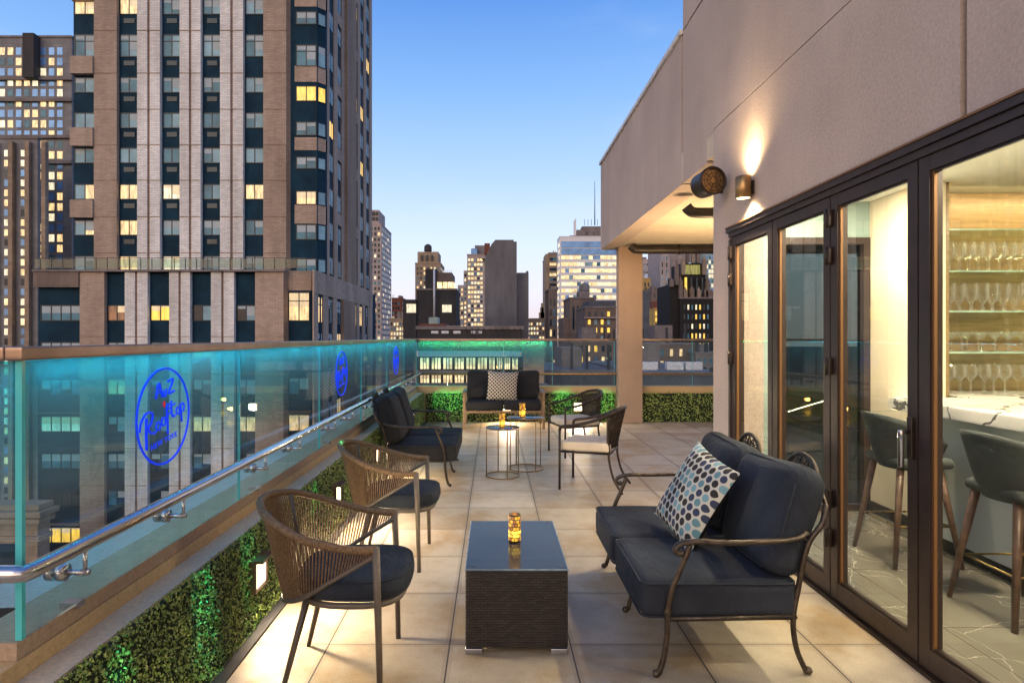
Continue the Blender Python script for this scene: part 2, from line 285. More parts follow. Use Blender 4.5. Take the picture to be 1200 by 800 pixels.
# ------------------------------------------------------------------ mesh builder
class MB:
    def __init__(s): s.v = []; s.f = []; s.m = []; s.sm = []
    def add(s, vs, fs, mi=0, smooth=False):
        o = len(s.v); s.v += [tuple(p) for p in vs]
        for f in fs: s.f.append([i + o for i in f]); s.m.append(mi); s.sm.append(smooth)
        return s
    def box(s, x0, x1, y0, y1, z0, z1, mi=0, M=None):
        vs = [Vector((x, y, z)) for z in (z0, z1) for y in (y0, y1) for x in (x0, x1)]
        if M: vs = [M @ p for p in vs]
        return s.add(vs, [(0, 2, 3, 1), (4, 5, 7, 6), (0, 1, 5, 4), (2, 6, 7, 3), (0, 4, 6, 2), (1, 3, 7, 5)], mi)
    def bevbox(s, x0, x1, y0, y1, z0, z1, r, mi=0, M=None):
        return s.cushion(Vector(((x0 + x1) / 2, (y0 + y1) / 2, (z0 + z1) / 2)), x1 - x0, y1 - y0, z1 - z0, r, 0, 4, mi, M)
    def cushion(s, c, sx, sy, sz, r, puff=.0, n=14, mi=0, M=None, wob=0, seed=0):
        h = Vector((sx / 2, sy / 2, sz / 2)); r = min(r, h.x, h.y, h.z)
        rr = random.Random(seed); ph = [rr.uniform(0, 6) for _ in range(6)]
        if n <= 6:
            ts = [-1, 1]
        seq = []
        inner = [-1 + 2 * i / n for i in range(n + 1)]
        def coordlist(hh):
            e = [r * (1 - math.cos(a * math.pi / 2 / 4)) for a in range(5)]
            lo = [-hh + q for q in e]; mid = [-hh + r + (2 * hh - 2 * r) * i / n for i in range(1, n)]
            return lo + mid + [-q for q in reversed(lo)]
        for ax in range(3):
            a1, a2 = [(1, 2), (2, 0), (0, 1)][ax]
            l1, l2 = coordlist(h[a1]), coordlist(h[a2])
            for sg in (-1, 1):
                vs = []
                for p in l1:
                    for q in l2:
                        P = Vector((0, 0, 0)); P[ax] = sg * h[ax]; P[a1] = p; P[a2] = q
                        Q = Vector([max(-h[i] + r, min(h[i] - r, P[i])) for i in range(3)])
                        d = P - Q
                        if d.length > 1e-9: P = Q + d.normalized() * r
                        if puff:
                            k = (1 - (P.x / h.x) ** 2) * (1 - (P.y / h.y) ** 2)
                            P.z *= 1 + puff * max(0, k)
                        if wob:
                            P += Vector((math.sin(P.y * 9 + ph[0]) * wob, math.sin(P.x * 11 + ph[1] + P.z * 6) * wob, math.sin(P.x * 8 + P.y * 7 + ph[2]) * wob * .8))
                        P += c
                        vs.append(M @ P if M else P)
                n2 = len(l2); fs = []
                for i in range(len(l1) - 1):
                    for j in range(n2 - 1):
                        a, b_, c_, d_ = i * n2 + j, (i + 1) * n2 + j, (i + 1) * n2 + j + 1, i * n2 + j + 1
                        fs.append((a, b_, c_, d_) if sg > 0 else (a, d_, c_, b_))
                s.add(vs, fs, mi, True)
        return s
    def tube(s, pts, r, n=8, mi=0, closed=False, M=None, cap=True, flat=1.0):
        pts = [Vector(p) for p in pts]; k = len(pts)
        rs = r if isinstance(r, (list, tuple)) else [r] * k
        T = []
        for i in range(k):
            a = pts[(i - 1) % k] if (closed or i > 0) else pts[0]; b_ = pts[(i + 1) % k] if (closed or i < k - 1) else pts[-1]
            T.append((b_ - a).normalized())
        up = Vector((0, 0, 1)) if abs(T[0].z) < .9 else Vector((1, 0, 0))
        nrm = (up - T[0] * up.dot(T[0])).normalized(); vs = []
        for i in range(k):
            nrm = nrm - T[i] * nrm.dot(T[i])
            nrm = nrm.normalized() if nrm.length > 1e-6 else T[i].orthogonal().normalized()
            bn = T[i].cross(nrm)
            for j in range(n):
                a = 2 * math.pi * j / n
                P = pts[i] + nrm * math.cos(a) * rs[i] + bn * math.sin(a) * rs[i] * flat
                vs.append(M @ P if M else P)
        fs = []
        for i in range(k if closed else k - 1):
            for j in range(n):
                a = i * n + j; b_ = i * n + (j + 1) % n; c_ = ((i + 1) % k) * n + (j + 1) % n; d_ = ((i + 1) % k) * n + j
                fs.append((a, b_, c_, d_))
        if cap and not closed: fs.append(tuple(range(n - 1, -1, -1))); fs.append(tuple((k - 1) * n + j for j in range(n)))
        return s.add(vs, fs, mi, True)
    def lathe(s, prof, c=(0, 0, 0), n=20, mi=0, M=None):
        vs = []
        for r_, z in prof:
            for j in range(n):
                a = 2 * math.pi * j / n; P = Vector((c[0] + r_ * math.cos(a), c[1] + r_ * math.sin(a), c[2] + z)); vs.append(M @ P if M else P)
        fs = [(i * n + j, i * n + (j + 1) % n, (i + 1) * n + (j + 1) % n, (i + 1) * n + j) for i in range(len(prof) - 1) for j in range(n)]
        return s.add(vs, fs, mi, True)
    def quad(s, a, b_, c_, d_, mi=0): return s.add([a, b_, c_, d_], [(0, 1, 2, 3)], mi)
    def mesh(s, name, mats):
        me = bpy.data.meshes.new(name); me.from_pydata(s.v, [], s.f)
        for mm in ([mats] if isinstance(mats, str) else mats): me.materials.append(MATS[mm])
        me.polygons.foreach_set('material_index', s.m); me.polygons.foreach_set('use_smooth', s.sm); me.update(); return me
    def build(s, name, mats, parent=None, loc=None):
        o = bpy.data.objects.new(name, s.mesh(name, mats)); col.objects.link(o)
        if parent: o.parent = parent
        if loc: o.location = loc
        return o
def spline(pts, n=6, closed=False):
    pts = [Vector(p) for p in pts]; k = len(pts); out = []
    rng = range(k if closed else k - 1)
    for i in rng:
        p0 = pts[(i - 1) % k] if (closed or i > 0) else pts[0] * 2 - pts[1]; p1 = pts[i]; p2 = pts[(i + 1) % k]
        p3 = pts[(i + 2) % k] if (closed or i < k - 2) else pts[-1] * 2 - pts[-2]
        for j in range(n):
            u = j / n; out.append(.5 * ((2 * p1) + (p2 - p0) * u + (2 * p0 - 5 * p1 + 4 * p2 - p3) * u * u + (3 * p1 - p0 - 3 * p2 + p3) * u ** 3))
    if not closed: out.append(pts[-1])
    return out
def tag(o, label, cat, group=None, kind=None):
    o['label'] = label; o['category'] = cat
    if group: o['group'] = group
    if kind: o['kind'] = kind
    return o
def thing(name, label, cat, loc=(0, 0, 0), rz=0, group=None):
    o = bpy.data.objects.new(name, None); col.objects.link(o); o.location = loc; o.rotation_euler = (0, 0, rz); return tag(o, label, cat, group)
def struct(name, mb, mats):
    o = mb.build(name, mats); o['kind'] = 'structure'; return o
def copy_tree(o, parent=None):
    c_ = o.copy(); col.objects.link(c_)
    if parent: c_.parent = parent
    for ch in o.children: copy_tree(ch, c_)
    return c_
def lamp(name, typ, loc, energy, color, parent=None, **kw):
    l = bpy.data.lights.new(name, typ); l.energy = energy; l.color = color
    for k_, v_ in kw.items():
        if k_ != 'dirn': setattr(l, k_, v_)
    o = bpy.data.objects.new(name, l); col.objects.link(o); o.location = loc
    if 'dirn' in kw: o.rotation_euler = Vector(kw['dirn']).to_track_quat('-Z', 'Y').to_euler()
    if parent: o.parent = parent
    return o
def XP(px, Y): return (px - CX) / F * Y
def ZP(y, Y): return H - (y - HY) / F * Y

# ------------------------------------------------------------------ setting: ground, deck
struct('ground', MB().box(-3000, 3000, -3000, 3000, -46, -45), 'asphalt')
XG = -1.42            # plane of the left glass
YC, YF = 1.805, 11.1  # near corner and far glass plane
struct('terrace_floor', MB().box(-1.30, 7.5, -5, 11.02, -.3, 0).box(-7, -1.302, -5, 1.72, -.3, 0), 'pavers')

# supporting block under the terrace, with parapet
par = thing('parapet_wall', 'low tan parapet ledge under the glass balustrade along the left side', 'parapet')
def parapet_run(x0, x1, y0, y1, axis, sg):
    mb = MB(); return mb
mb = MB().box(-1.41, -1.302, YC - .08, YF - .002, -.3, .53)
mb.build('ledge', 'coping_tan_warmlit', par)
MB().box(-1.60, -1.412, YC - .1, YF + .2, -.3, .585).build('lower_band', 'coping_warmlit', par)
MB().box(-1.60, -1.418, YC - .02, YF + .2, .587, .64).build('upper_band', 'coping_brown', par)
MB().box(-1.86, -1.602, YC + .12, YF + .3, -.3, .62).build('outer_ledge', 'coping_pale', par)
MB().box(-6.9, -1.602, YC + .03, YC + .26, -.3, .62).build('outer_ledge', 'coping_pale', par)
MB().box(-6.9, -1.602, YC - .1, YC + .028, -.3, .585).build('lower_band', 'coping_warmlit', par)
MB().box(-6.9, -1.602, YC - .02, YC + .028, .587, .64).build('upper_band', 'coping_brown', par)
par2 = thing('parapet_wall', 'low tan parapet ledge across the far end of the terrace', 'parapet')
MB().box(-1.298, 7.4, YF - .075, YF + .03, -.3, .53).build('ledge', 'coping_warmlit', par2)
MB().box(-1.41, 7.4, YF + .032, YF + .25, -.3, .64).build('upper_band', 'coping_warmlit', par2)
MB().box(-1.41, 7.4, YF + .252, YF + .5, -.3, .62).build('outer_ledge', 'coping_pale', par2)
base = MB().box(-1.85, 8, 1.9, 11.6, -44.99, -.302).box(-6.9, 8, -6, 1.898, -44.99, -.302).build('podium_block', 'stone_beige')
tag(base, 'hotel building block that carries the terrace, below the parapet', 'building')

# hedges
def hedge(label, x0, x1, yf, z1, axis, dens):
    """leafy mat on a wall; axis 'x': faces +X at x=x0 running y from x1[0] to x1[1]; axis 'y': faces -Y"""
    g = thing('boxwood_hedge', label, 'hedge', group='boxwood hedge mats')
    a0, a1 = x1
    mb = MB(); rr = random.Random(int(dens * 7 + a0 * 10))
    n = 0; a = a0
    vs, fs = [], []
    while a < a1:
        step = .30; dist = (a if axis == 'x' else yf)
        size = .0058 + .0011 * dist
        cnt = int(dens * step * z1 / (size * size * 1.5))
        for _ in range(cnt):
            p = a + rr.random() * step; z = rr.random() * (z1 + .012) + .005
            if p > a1: continue
            dpt = rr.random() ** 1.4 * .034
            c_ = Vector((x0 + dpt - .005, p, z)) if axis == 'x' else Vector((p, yf - dpt + .005, z))
            n_ = (Vector((1, 0, .35)) if axis == 'x' else Vector((0, -1, .35))) + Vector((rr.gauss(0, .6), rr.gauss(0, .6), rr.gauss(0, .6)))
            n_.normalize(); u = n_.orthogonal().normalized(); u.rotate(Matrix.Rotation(rr.random() * 6.28, 3, n_)); w_ = n_.cross(u)
            s1 = size * rr.uniform(.7, 1.25); s2 = s1 * .62; o = len(vs)
            vs += [c_ - u * s1, c_ - w_ * s2 + n_ * s2 * .3, c_ + u * s1, c_ + w_ * s2 + n_ * s2 * .3]; fs.append((o, o + 1, o + 2, o + 3))
        a += step
    mb.add(vs, fs); mb.build('foliage', 'leaves', g)
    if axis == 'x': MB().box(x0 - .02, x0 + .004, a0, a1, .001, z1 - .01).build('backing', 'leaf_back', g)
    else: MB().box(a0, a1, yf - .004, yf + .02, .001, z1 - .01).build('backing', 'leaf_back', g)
hedge('trimmed boxwood hedge mat along the left parapet behind the rope chairs', -1.28, (YC - .05, YF - .12), 0, .53, 'x', 1.35)
hedge('boxwood hedge mat at the far end behind the centre settee', 0, (-1.24, 2.24), YF - .098, .53, 'y', 1.1)
hedge('dark shaded boxwood hedge mat under the canopy right of the column', 0, (2.72, 4.6), YF - .098, .53, 'y', 1.0)
MB().box(-1.259, -1.20, YC, YF - .16, .001, .012).build('kerb_strip', 'asphalt')['kind'] = 'structure'

# ------------------------------------------------------------------ emblem
def strokes():
    S = []
    def circ(cx, cy, rx, ry, n=12): return [(cx + rx * math.cos(6.2832 * i / n), cy + ry * math.sin(6.2832 * i / n)) for i in range(n + 1)]
    S += [([(.06, -.45), (.14, .1), (.24, .62)], .055), ([(-.12, .3), (.0, .58), (.25, .76), (.52, .66), (.46, .40), (.2, .20)], .045), ([(.22, .22), (.38, -.02), (.56, -.06)], .045)]
    S += [(circ(.70, .08, .10, .14), .036), (circ(.97, .10, .10, .14), .036)]
    S += [([(1.36, .56), (1.25, .60), (1.19, .40), (1.14, -.05), (1.08, -.42)], .042), ([(1.04, .20), (1.34, .26)], .03)]
    S += [([(1.46, .66), (1.40, .20), (1.46, .04), (1.56, .06)], .042), ([(1.28, .42), (1.62, .48)], .032)]
    S += [(circ(1.72, .14, .085, .13), .034)]
    S += [([(1.90, .32), (1.84, -.36)], .042), ([(1.88, .24), (2.02, .30), (2.07, .14), (1.98, 0), (1.86, .04)], .034)]
    out = []
    ca, sa = math.cos(R(14)), math.sin(R(14))
    for p, r in S:
        q = [((a - 1.0) * .158, b_ * .118) for a, b_ in p]; out.append(([(a * ca - b_ * sa, a * sa * 1.0 + b_ * ca - .034) for a, b_ in q], r * .105))
    top = [([(-.045, .055), (-.03, .115), (-.012, .058)], .0045), ([(-.040, .078), (-.016, .080)], .0035), ([(-.006, .085), (-.004, .062), (.006, .062), (.008, .088), (.010, .066)], .0035),
           ([(.018, .118), (.046, .124), (.022, .070), (.052, .076)], .0045)]
    top = [([(x * 1.45 - .0, y * 1.05 + .020) for x, y in p], r * 1.05) for p, r in top]
    return out, top
def emblem(parent, M, r, dark=False):
    mb = MB(); mat_ = 'emblem_dark' if dark else 'emblem_blue'
    k = r / .2
    mb.tube([(r * math.cos(i * math.pi / 32), r * math.sin(i * math.pi / 32), 0) for i in range(64)], .0045 * k, 6, 0, True, M)
    a, top = strokes()
    for p, rad in a + top:
        pts = spline([(x * k, y * k, 0) for x, y in p], 4) if len(p) > 2 else [Vector((x * k, y * k, 0)) for x, y in p]
        mb.tube(pts, rad * k, 6, 0, False, M)
    o = mb.build('emblem', mat_, parent)
    MB().lathe([(0, .002), (.008 * k, .001), (.008 * k, -.001), (0, -.002)], n=12, M=M @ Matrix.Translation((-.004, .050 * k, 0)) @ Matrix.Scale(1.7, 4, (0, 1, 0))).build('flame_dot', 'emblem_red', o)
    cu = bpy.data.curves.new('small_lettering', 'FONT'); cu.body = 'NEW YORK'; cu.size = .034 * k; cu.align_x = 'CENTER'; cu.extrude = .001; cu.space_character = 1.2
    cu.materials.append(MATS[mat_]); tmp = bpy.data.objects.new('tmp', cu); me = bpy.data.meshes.new_from_object(tmp); bpy.data.objects.remove(tmp); bpy.data.curves.remove(cu)
    t_ = bpy.data.objects.new('small_lettering', me); col.objects.link(t_); t_.parent = o
    t_.matrix_basis = M @ Matrix.Translation((0, -.115 * k, 0)) @ Matrix.Rotation(R(8), 4, 'Z')
    return o

# ------------------------------------------------------------------ glass balustrades
GB, GT = .642, 1.478
bal = thing('glass_balustrade', 'cyan lit glass balustrade with steel handrail along the left side', 'balustrade')
nP = 6; PW = (YF - YC) / nP
for i in range(nP):
    y0 = YC + i * PW + (.008 if i else 0); y1 = YC + (i + 1) * PW - .008
    p = MB().box(XG - .006, XG + .006, y0, y1, GB, GT).build('glass_panel', 'rail_glass_glow', bal)
    MB().box(XG - .0065, XG + .0065, y1 + .0005, y1 + .006, GB, GT).build('panel_edge', 'glass_edge', p)
    if i in (0, 2, 4):
        ym = (2.573, YC + 2.44 * PW, YC + 4.46 * PW)[i // 2]
        M = Matrix(((0, 0, 1, XG + .011), (1, 0, 0, ym), (0, 1, 0, 1.213), (0, 0, 0, 1)))
        emblem(p, M, .203)
pc = MB().box(-5.5, XG - .02, YC - .006, YC + .006, GB, GT).build('glass_panel', 'rail_glass_glow', bal)
MB().box(XG - .012, XG + .008, YC - .008, YC + .006, GB, GT + .001).build('panel_edge', 'glass_edge', pc)
cap = MB().bevbox(XG - .028, XG + .028, YC - .03, YF + .02, GT + .002, 1.522, .006).bevbox(-5.5, XG - .03, YC - .028, YC + .028, GT + .002, 1.522, .006).build('cap_rail', 'rail_cap', bal)
MB().box(XG - .022, XG - .014, YC + .02, YF - .02, GT - .003, GT + .0015).build('led_strip', 'led_cyan', cap)
hx, hz = -1.33, .878
hr = MB().tube(spline([(hx, YF - .12, hz), (hx, 6, hz), (hx, YC - .08, hz)], 2) + [Vector((hx - .004, YC - .095, hz)), Vector((hx - .03, YC - .1, hz)), Vector((-5.4, YC - .1, hz))], .0245, 16).build('handrail', 'steel', bal)
def bracket(y, parent):
    mb = MB()
    mb.lathe([(0, .02), (.028, .02), (.028, 0), (0, 0)], n=16, M=Matrix.Translation((XG + .008, y, .785)) @ Matrix.Rotation(R(90), 4, 'Y'))
    mb.lathe([(0, -.02), (.026, -.02), (.026, 0), (0, 0)], n=16, M=Matrix.Translation((XG - .008, y, .785)) @ Matrix.Rotation(R(90), 4, 'Y'))
    mb.tube([(XG + .02, y, .785), (hx + .012, y, .785)], .010, 10); mb.tube([(hx, y, .775), (hx, y, hz - .015)], .007, 10)
    mb.build('bracket', 'steel', parent)
for i in range(nP):
    bracket(YC + i * PW + .15, hr); bracket(YC + i * PW + .77, hr)
for i in range(nP): MB().box(XG - .03, XG + .0295, YC + i * PW + .2, YC + i * PW + .24, GB - .001, GB + .02).build('glass_clamp', 'steel', bal)

bal2 = thing('glass_balustrade', 'green lit glass balustrade across the far end of the terrace', 'balustrade')
xs = [XG + .03, .15, 1.72, 2.24]
xs2 = [-1.40, .19, 1.10, 2.25, 3.7, 5.3]
for i in range(len(xs2) - 1):
    p = MB().box(xs2[i] + .006, xs2[i + 1] - .006, YF + .05, YF + .062, GB, GT).build('glass_panel', 'rail_glass_glow' if i < 2 else 'rail_glass_clear', bal2)
    MB().box(xs2[i] - .003, xs2[i] + .003, YF + .05, YF + .0625, GB, GT).build('panel_edge', 'glass_edge', p)
    if i == 1:
        M = Matrix(((1, 0, 0, .51), (0, 0, -1, YF + .044), (0, 1, 0, 1.2), (0, 0, 0, 1))); emblem(p, M, .19, True)
cap2 = MB().bevbox(XG + .032, 6.5, YF + .028, YF + .084, GT + .002, 1.522, .006).build('cap_rail', 'rail_cap', bal2)
MB().box(-1.35, .95, YF + .068, YF + .077, GT - .003, GT + .0015).build('led_strip', 'led_green', cap2)
MB().tube([(hx, YF - .12, hz), (6.4, YF - .12, hz)], .0205, 12).build('handrail', 'gold_iron', bal2)
lamp('led_light', 'AREA', (XG - .05, (YC + YF) / 2, 1.474), 21, (.02, .62, .80), bal, shape='RECTANGLE', size=.015, size_y=YF - YC - .1, dirn=(-.55, 0, -1))
bpy.data.objects['led_light'].rotation_euler = (0, R(-18), 0)
lg = lamp('led_light', 'AREA', (-.2, YF + .11, 1.474), 9, (.01, .8, .14), bal2, shape='RECTANGLE', size=2.3, size_y=.015)
lg.rotation_euler = (R(-18), 0, 0)
# added bare green spots off the rail, standing in for LED patches on the hedge
for i, (x, y, tx, ty, tz, e, cc) in enumerate([(XG + .05, 2.15, -1.25, 1.98, .2, 3.5, (.02, 1, .6)), (XG + .05, 2.5, -1.25, 2.62, .36, 1.6, (.02, 1, .75)), (XG + .05, 4.2, -1.25, 4.25, .25, 3.0, (.05, 1, .3)), (XG + .05, 3.0, -1.25, 3.1, .40, 1.0, (.02, 1, .6))]):
    lamp('added_green_spot', 'SPOT', (x + .42, y, 1.2), e * 24, cc, bal, spot_size=R(17), spot_blend=1.0, shadow_soft_size=.005, dirn=(tx - x - .42, ty - y, tz - 1.2))
for x in (-1.05, -.75, 1.15, 1.9):
    lamp('added_green_spot', 'SPOT', (x, YF - .75, 1.0), 42, (.02, 1, .28), bal2, spot_size=R(34), spot_blend=1.0, shadow_soft_size=.01, dirn=(.15, .70, -.62))  # added bare spots that make the far hedge's green glow

# ------------------------------------------------------------------ step lights
def step_light(label, loc, rz):
    g = thing('step_light', label, 'step light', loc, rz, 'square step lights in the hedges')
    # local: faces +X
    MB().box(-.03, .012, -.085, -.072, -.07, .07).box(-.03, .012, .072, .085, -.07, .07).box(-.03, .05, -.085, .085, .071, .085).box(-.03, .012, -.085, .085, -.085, -.071).build('housing', 'stool_wood', g)
    MB().box(-.03, .004, -.071, .071, -.07, .07).build('diffuser', 'step_glow', g)
    lamp('step_lamp', 'AREA', (.03, 0, .0), 21, (1, .78, .50), g, shape='RECTANGLE', size=.10, size_y=.11, dirn=(1, 0, -.25))
for y, lb in ((3.2, 'glowing square step light in the left hedge beside the nearest rope chair'), (4.8, 'step light in the left hedge behind the second rope chair'), (6.43, 'step light glowing through the second rope chair back by the left settee'), (9.3, 'farthest step light in the left hedge, past the left settee')):
    step_light(lb, (-1.245, y, .30), 0)
for x, lb in ((.25, 'step light in the far hedge hidden under the centre settee'), (1.55, 'step light in the far hedge between the settee and the column')):
    step_light(lb, (x, YF - .135, .28), R(-90))

# ------------------------------------------------------------------ stucco rooftop pavilion with folding glass doors
WX = 2.0; YE = 5.45; DH = 2.42
pav = thing('rooftop_pavilion', 'stucco rooftop pavilion with canopy, column and folding glass doors on the right', 'building')
MB().box(WX, WX + .28, 2.57, YE, DH + .05, 3.428).box(WX, WX + .28, -5, 2.533, DH + .05, 3.428).box(WX, WX + .28, 5.06, YE, 0, DH + .048).build('wall', 'stucco', pav)
MB().box(WX, WX + .28, 2.57, 6.325, 3.436, 4.762).box(WX, WX + .28, -5, 2.533, 3.436, 6.5).box(WX, WX + .28, 2.57, 6.325, 4.785, 6.5).build('upper_wall', 'stucco', pav)
MB().box(WX, WX + .28, 5.62, 6.325, 3.17, 3.435).box(WX, WX + .28, 5.452, 5.618, 3.40, 3.435).box(WX + .1, WX + .28, 5.452, 5.618, 3.17, 3.398).build('wall_end', 'stucco', pav)
MB().box(WX, WX + .28, 6.375, 11.16, 3.17, 4.75).box(WX + .282, 7, 10.9, 11.16, 3.17, 4.75).build('canopy_fascia', 'stucco', pav)
MB().box(WX - .03, WX + .30, 6.34, 11.19, 4.752, 4.80).build('metal_coping', 'white_metal', pav)
MB().box(WX + .002, 7.4, 5.455, 11.155, 3.20, 3.5).box(WX + .282, 7.4, 5.46, 10.898, 3.172, 3.198).build('soffit', 'soffit', pav)
MB().box(WX + .282, 7.5, -5, 5.448, 2.76, 2.9).build('interior_ceiling', 'ceiling', pav)
MB().box(WX + .284, 7.4, -5, 5.44, 2.92, 6.4).build('roof_block', 'stucco', pav)
MB().box(WX + .03, WX + .05, 2.534, 2.569, DH + .06, 6.4).box(WX + .05, WX + .07, 6.326, 6.374, 3.18, 4.74).build('joint_seal', 'asphalt', pav)
MB().bevbox(2.26, 2.69, 10.80, 11.02, -.001, 3.171, .01).build('column', 'stucco_tan', pav)
# end wall of the room with a dark framed window opening to the canopy
ew = MB().box(WX + .281, 2.52, 5.36, YE - .002, 0, 2.759).box(3.36, 3.6, 5.36, YE - .002, 0, 2.759).box(2.52, 3.36, 5.36, YE - .002, 2.44, 2.759).box(6.0, 7.4, 5.36, YE - .002, 0, 2.759).box(3.6, 6.0, 5.36, YE - .002, 0, 2.759)
ew.build('end_wall', 'wall_teal', pav)
wf = MB().box(2.522, 2.58, 5.34, 5.44, .001, 2.438).box(3.30, 3.358, 5.34, 5.44, .001, 2.438).box(2.582, 3.298, 5.34, 5.44, 2.38, 2.438).box(2.582, 3.298, 5.34, 5.44, .001, .06).build('end_window', 'door_metal', pav)
MB().box(2.582, 3.298, 5.39, 5.40, .062, 2.378).build('pane', 'smoked_glass', wf)
MB().box(2.02, WX + .285, -5, 5.44, -.29, .003).box(2.287, 7.4, -5, 5.358, -.28, .0035).build('interior_floor', 'marble_floor', pav)
MB().box(7.4, 7.5, -5, 5.4, 0, 2.758).box(2.3, 7.4, -5.1, -5, 0, 2.758).build('room_wall', 'plaster_cream', pav)
# white curtain strip in the room by the first leaf
# door frame
fr = MB().box(WX - .018, WX + .10, -.2, 5.058, DH - .036, DH + .001).box(WX - .034, WX + .10, -.2, 5.075, DH + .003, DH + .048).box(WX - .018, WX + .10, 5.02, 5.058, 0, DH - .052)
fr.build('door_frame', 'door_metal', pav)
MB().box(WX - .042, WX - .0345, -.2, 5.078, DH + .040, DH + .050).build('drip_edge', 'bronze_edge', pav)
MB().box(WX - .03, WX + .11, -.2, 5.018, -.01, .018).build('threshold', 'bronze', pav)
DW = .735
for i in range(7):
    y1 = 5.015 - i * DW; y0 = y1 - DW + .010
    st_ = .068 if i != 2 else .068
    z0, z1 = .024, DH - .040
    lf = MB().box(WX - .006, WX + .055, y0, y0 + st_, z0, z1).box(WX - .006, WX + .055, y1 - st_, y1, z0, z1).box(WX - .005, WX + .054, y0 + st_, y1 - st_, z1 - .068, z1).box(WX - .005, WX + .054, y0 + st_, y1 - st_, z0, z0 + .10)
    # glazing bead
    lf = lf.build('glass_door', 'door_metal', pav)
    a0, a1, b0, b1 = y0 + st_, y1 - st_, z0 + .10, z1 - .068
    MB().box(WX + .006, WX + .020, a1 - .014, a1 - .0005, b0, b1).build('glazing_bead', 'bronze_edge', lf)
    MB().box(WX + .006, WX + .020, a0 + .0005, a0 + .012, b0, b1).box(WX + .006, WX + .020, a0 + .012, a1 - .0145, b1 - .012, b1 - .0005).box(WX + .006, WX + .020, a0 + .012, a1 - .0145, b0 + .0005, b0 + .012).build('glazing_bead', 'bronze', lf)
    MB().box(WX + .022, WX + .034, a0, a1, b0, b1).build('pane', 'door_glass', lf)
    if i in (0, 2, 4, 6):
        for z in (.32, .55, 1.33, 1.98, 2.2):
            MB().bevbox(WX - .034, WX - .0065, y1 - .030, y1 + .024, z, z + .10, .006).tube([(WX - .034, y1 - .003, z - .004), (WX - .034, y1 - .003, z + .104)], .008, 8).build('hinge', 'bronze', lf)
    if i == 2:
        MB().bevbox(WX - .024, WX - .007, y0 + .016, y0 + .052, .97, 1.17, .005).tube([(WX - .02, y0 + .034, 1.10), (WX - .055, y0 + .034, 1.10)], .010, 8).bevbox(WX - .072, WX - .050, y0 + .020, y0 + .048, .93, 1.11, .008, 1).build('handle', ['bronze', 'chrome'], lf)

# wall sconces
def sconce(label, loc):
    g = thing('wall_sconce', label, 'wall light', loc, 0, 'up and down wall sconces')
    prof = [(.055, -.085), (.058, -.083), (.058, .083), (.055, .085), (.050, .083), (.050, -.083), (.055, -.085)]
    MB().lathe(prof, (-.075, 0, 0), 24).build('shade', 'gold_iron', g)
    MB().box(-.02, -.001, -.03, .03, -.05, .05).build('back_plate', 'bronze', g)
    MB().lathe([(0, .078), (.049, .078)], (-.075, 0, 0), 20).lathe([(.049, -.078), (0, -.078)], (-.075, 0, 0), 20).build('bulb', 'lamp_glow', g)
    lamp('up_lamp', 'SPOT', (-.075, 0, .083), 75, (1, .72, .38), g, spot_size=R(140), spot_blend=1.0, shadow_soft_size=.045, dirn=(.12, 0, 1))
    lamp('down_lamp', 'SPOT', (-.075, 0, -.083), 170, (1, .74, .42), g, spot_size=R(130), spot_blend=.9, shadow_soft_size=.03, dirn=(.08, 0, -1))
sconce('lit cylindrical up and down sconce above the folding doors', (WX, 4.62, 2.70))
sconce('added unseen sconce for warm fill on the stucco wall, beside the camera', (WX, -.3, 2.90))  # added out of view to warm the terrace
sconce('added unseen sconce for warm fill on the stucco wall, farther behind the camera', (WX, -3.3, 2.90))  # another unseen fixture added for warm fill
# round floodlight
fl = thing('floodlight', 'round bronze can floodlight at the stucco wall corner', 'floodlight', (1.84, 5.02, 2.86))
Mf = Vector((.18, -1, .02)).to_track_quat('Z', 'Y').to_matrix().to_4x4()
MB().lathe([(0, -.20), (.09, -.20), (.108, -.18), (.112, -.02), (.118, -.015), (.118, .012), (.106, .012), (.106, -.01)], n=32, M=Mf).build('can', 'bronze', fl)
mb = MB().lathe([(.106, -.01), (.03, .0), (0, .002)], n=32, M=Mf)
mb.build('lens', 'gold_iron', fl)
mb = MB()
for k_ in range(10):
    a = k_ * math.pi / 5; mb.tube([(.03 * math.cos(a), .03 * math.sin(a), .012), (.106 * math.cos(a), .106 * math.sin(a), .012)], .003, 5, M=Mf)
for r_ in (.03, .06, .09): mb.tube([(r_ * math.cos(q * math.pi / 12), r_ * math.sin(q * math.pi / 12), .012) for q in range(24)], .003, 5, 0, True, Mf)
mb.build('grille', 'iron_dark', fl)
MB().tube([(.0, .12, -.02), (.08, .2, -.04), (.17, .22, -.04)], .02, 8).build('bracket', 'bronze', fl)
# heater tubes under canopy
for lb, X0, Y0, Z0, r_ in (('long dark heater pipe under the canopy above the far railing', 2.42, 10.45, 3.075, .075), ('short dark elbow pipe under the canopy behind the wall corner', 2.24, 6.9, 2.98, .062)):
    p = MB().tube(spline([(X0 - .02, Y0, Z0 + .07), (X0 + .015, Y0, Z0 + .03), (X0 + .10, Y0, Z0 - .0), (X0 + .5, Y0, Z0)], 6) + [Vector((X0 + 4.2, Y0, Z0))], r_, 14)
    for q in (.8, 1.8, 2.8): p.tube([(X0 + q, Y0, Z0), (X0 + q + .04, Y0, Z0)], r_ + .012, 14)
    tag(p.build('heater_pipe', 'pipe_dark'), lb, 'pipe')
lamp('soffit_fill', 'AREA', (3.4, 7.8, 1.3), 125, (1, .66, .34), pav, shape='DISK', size=.5, dirn=(0, 0, 1))  # added uplight without a fixture, warms the soffit from below
lamp('ceiling_fill', 'AREA', (3.0, 3.4, 1.9), 18, (1, .87, .62), pav, shape='RECTANGLE', size=.2, size_y=4, dirn=(0, 0, 1))  # added uplight without a fixture, brightens the room ceiling
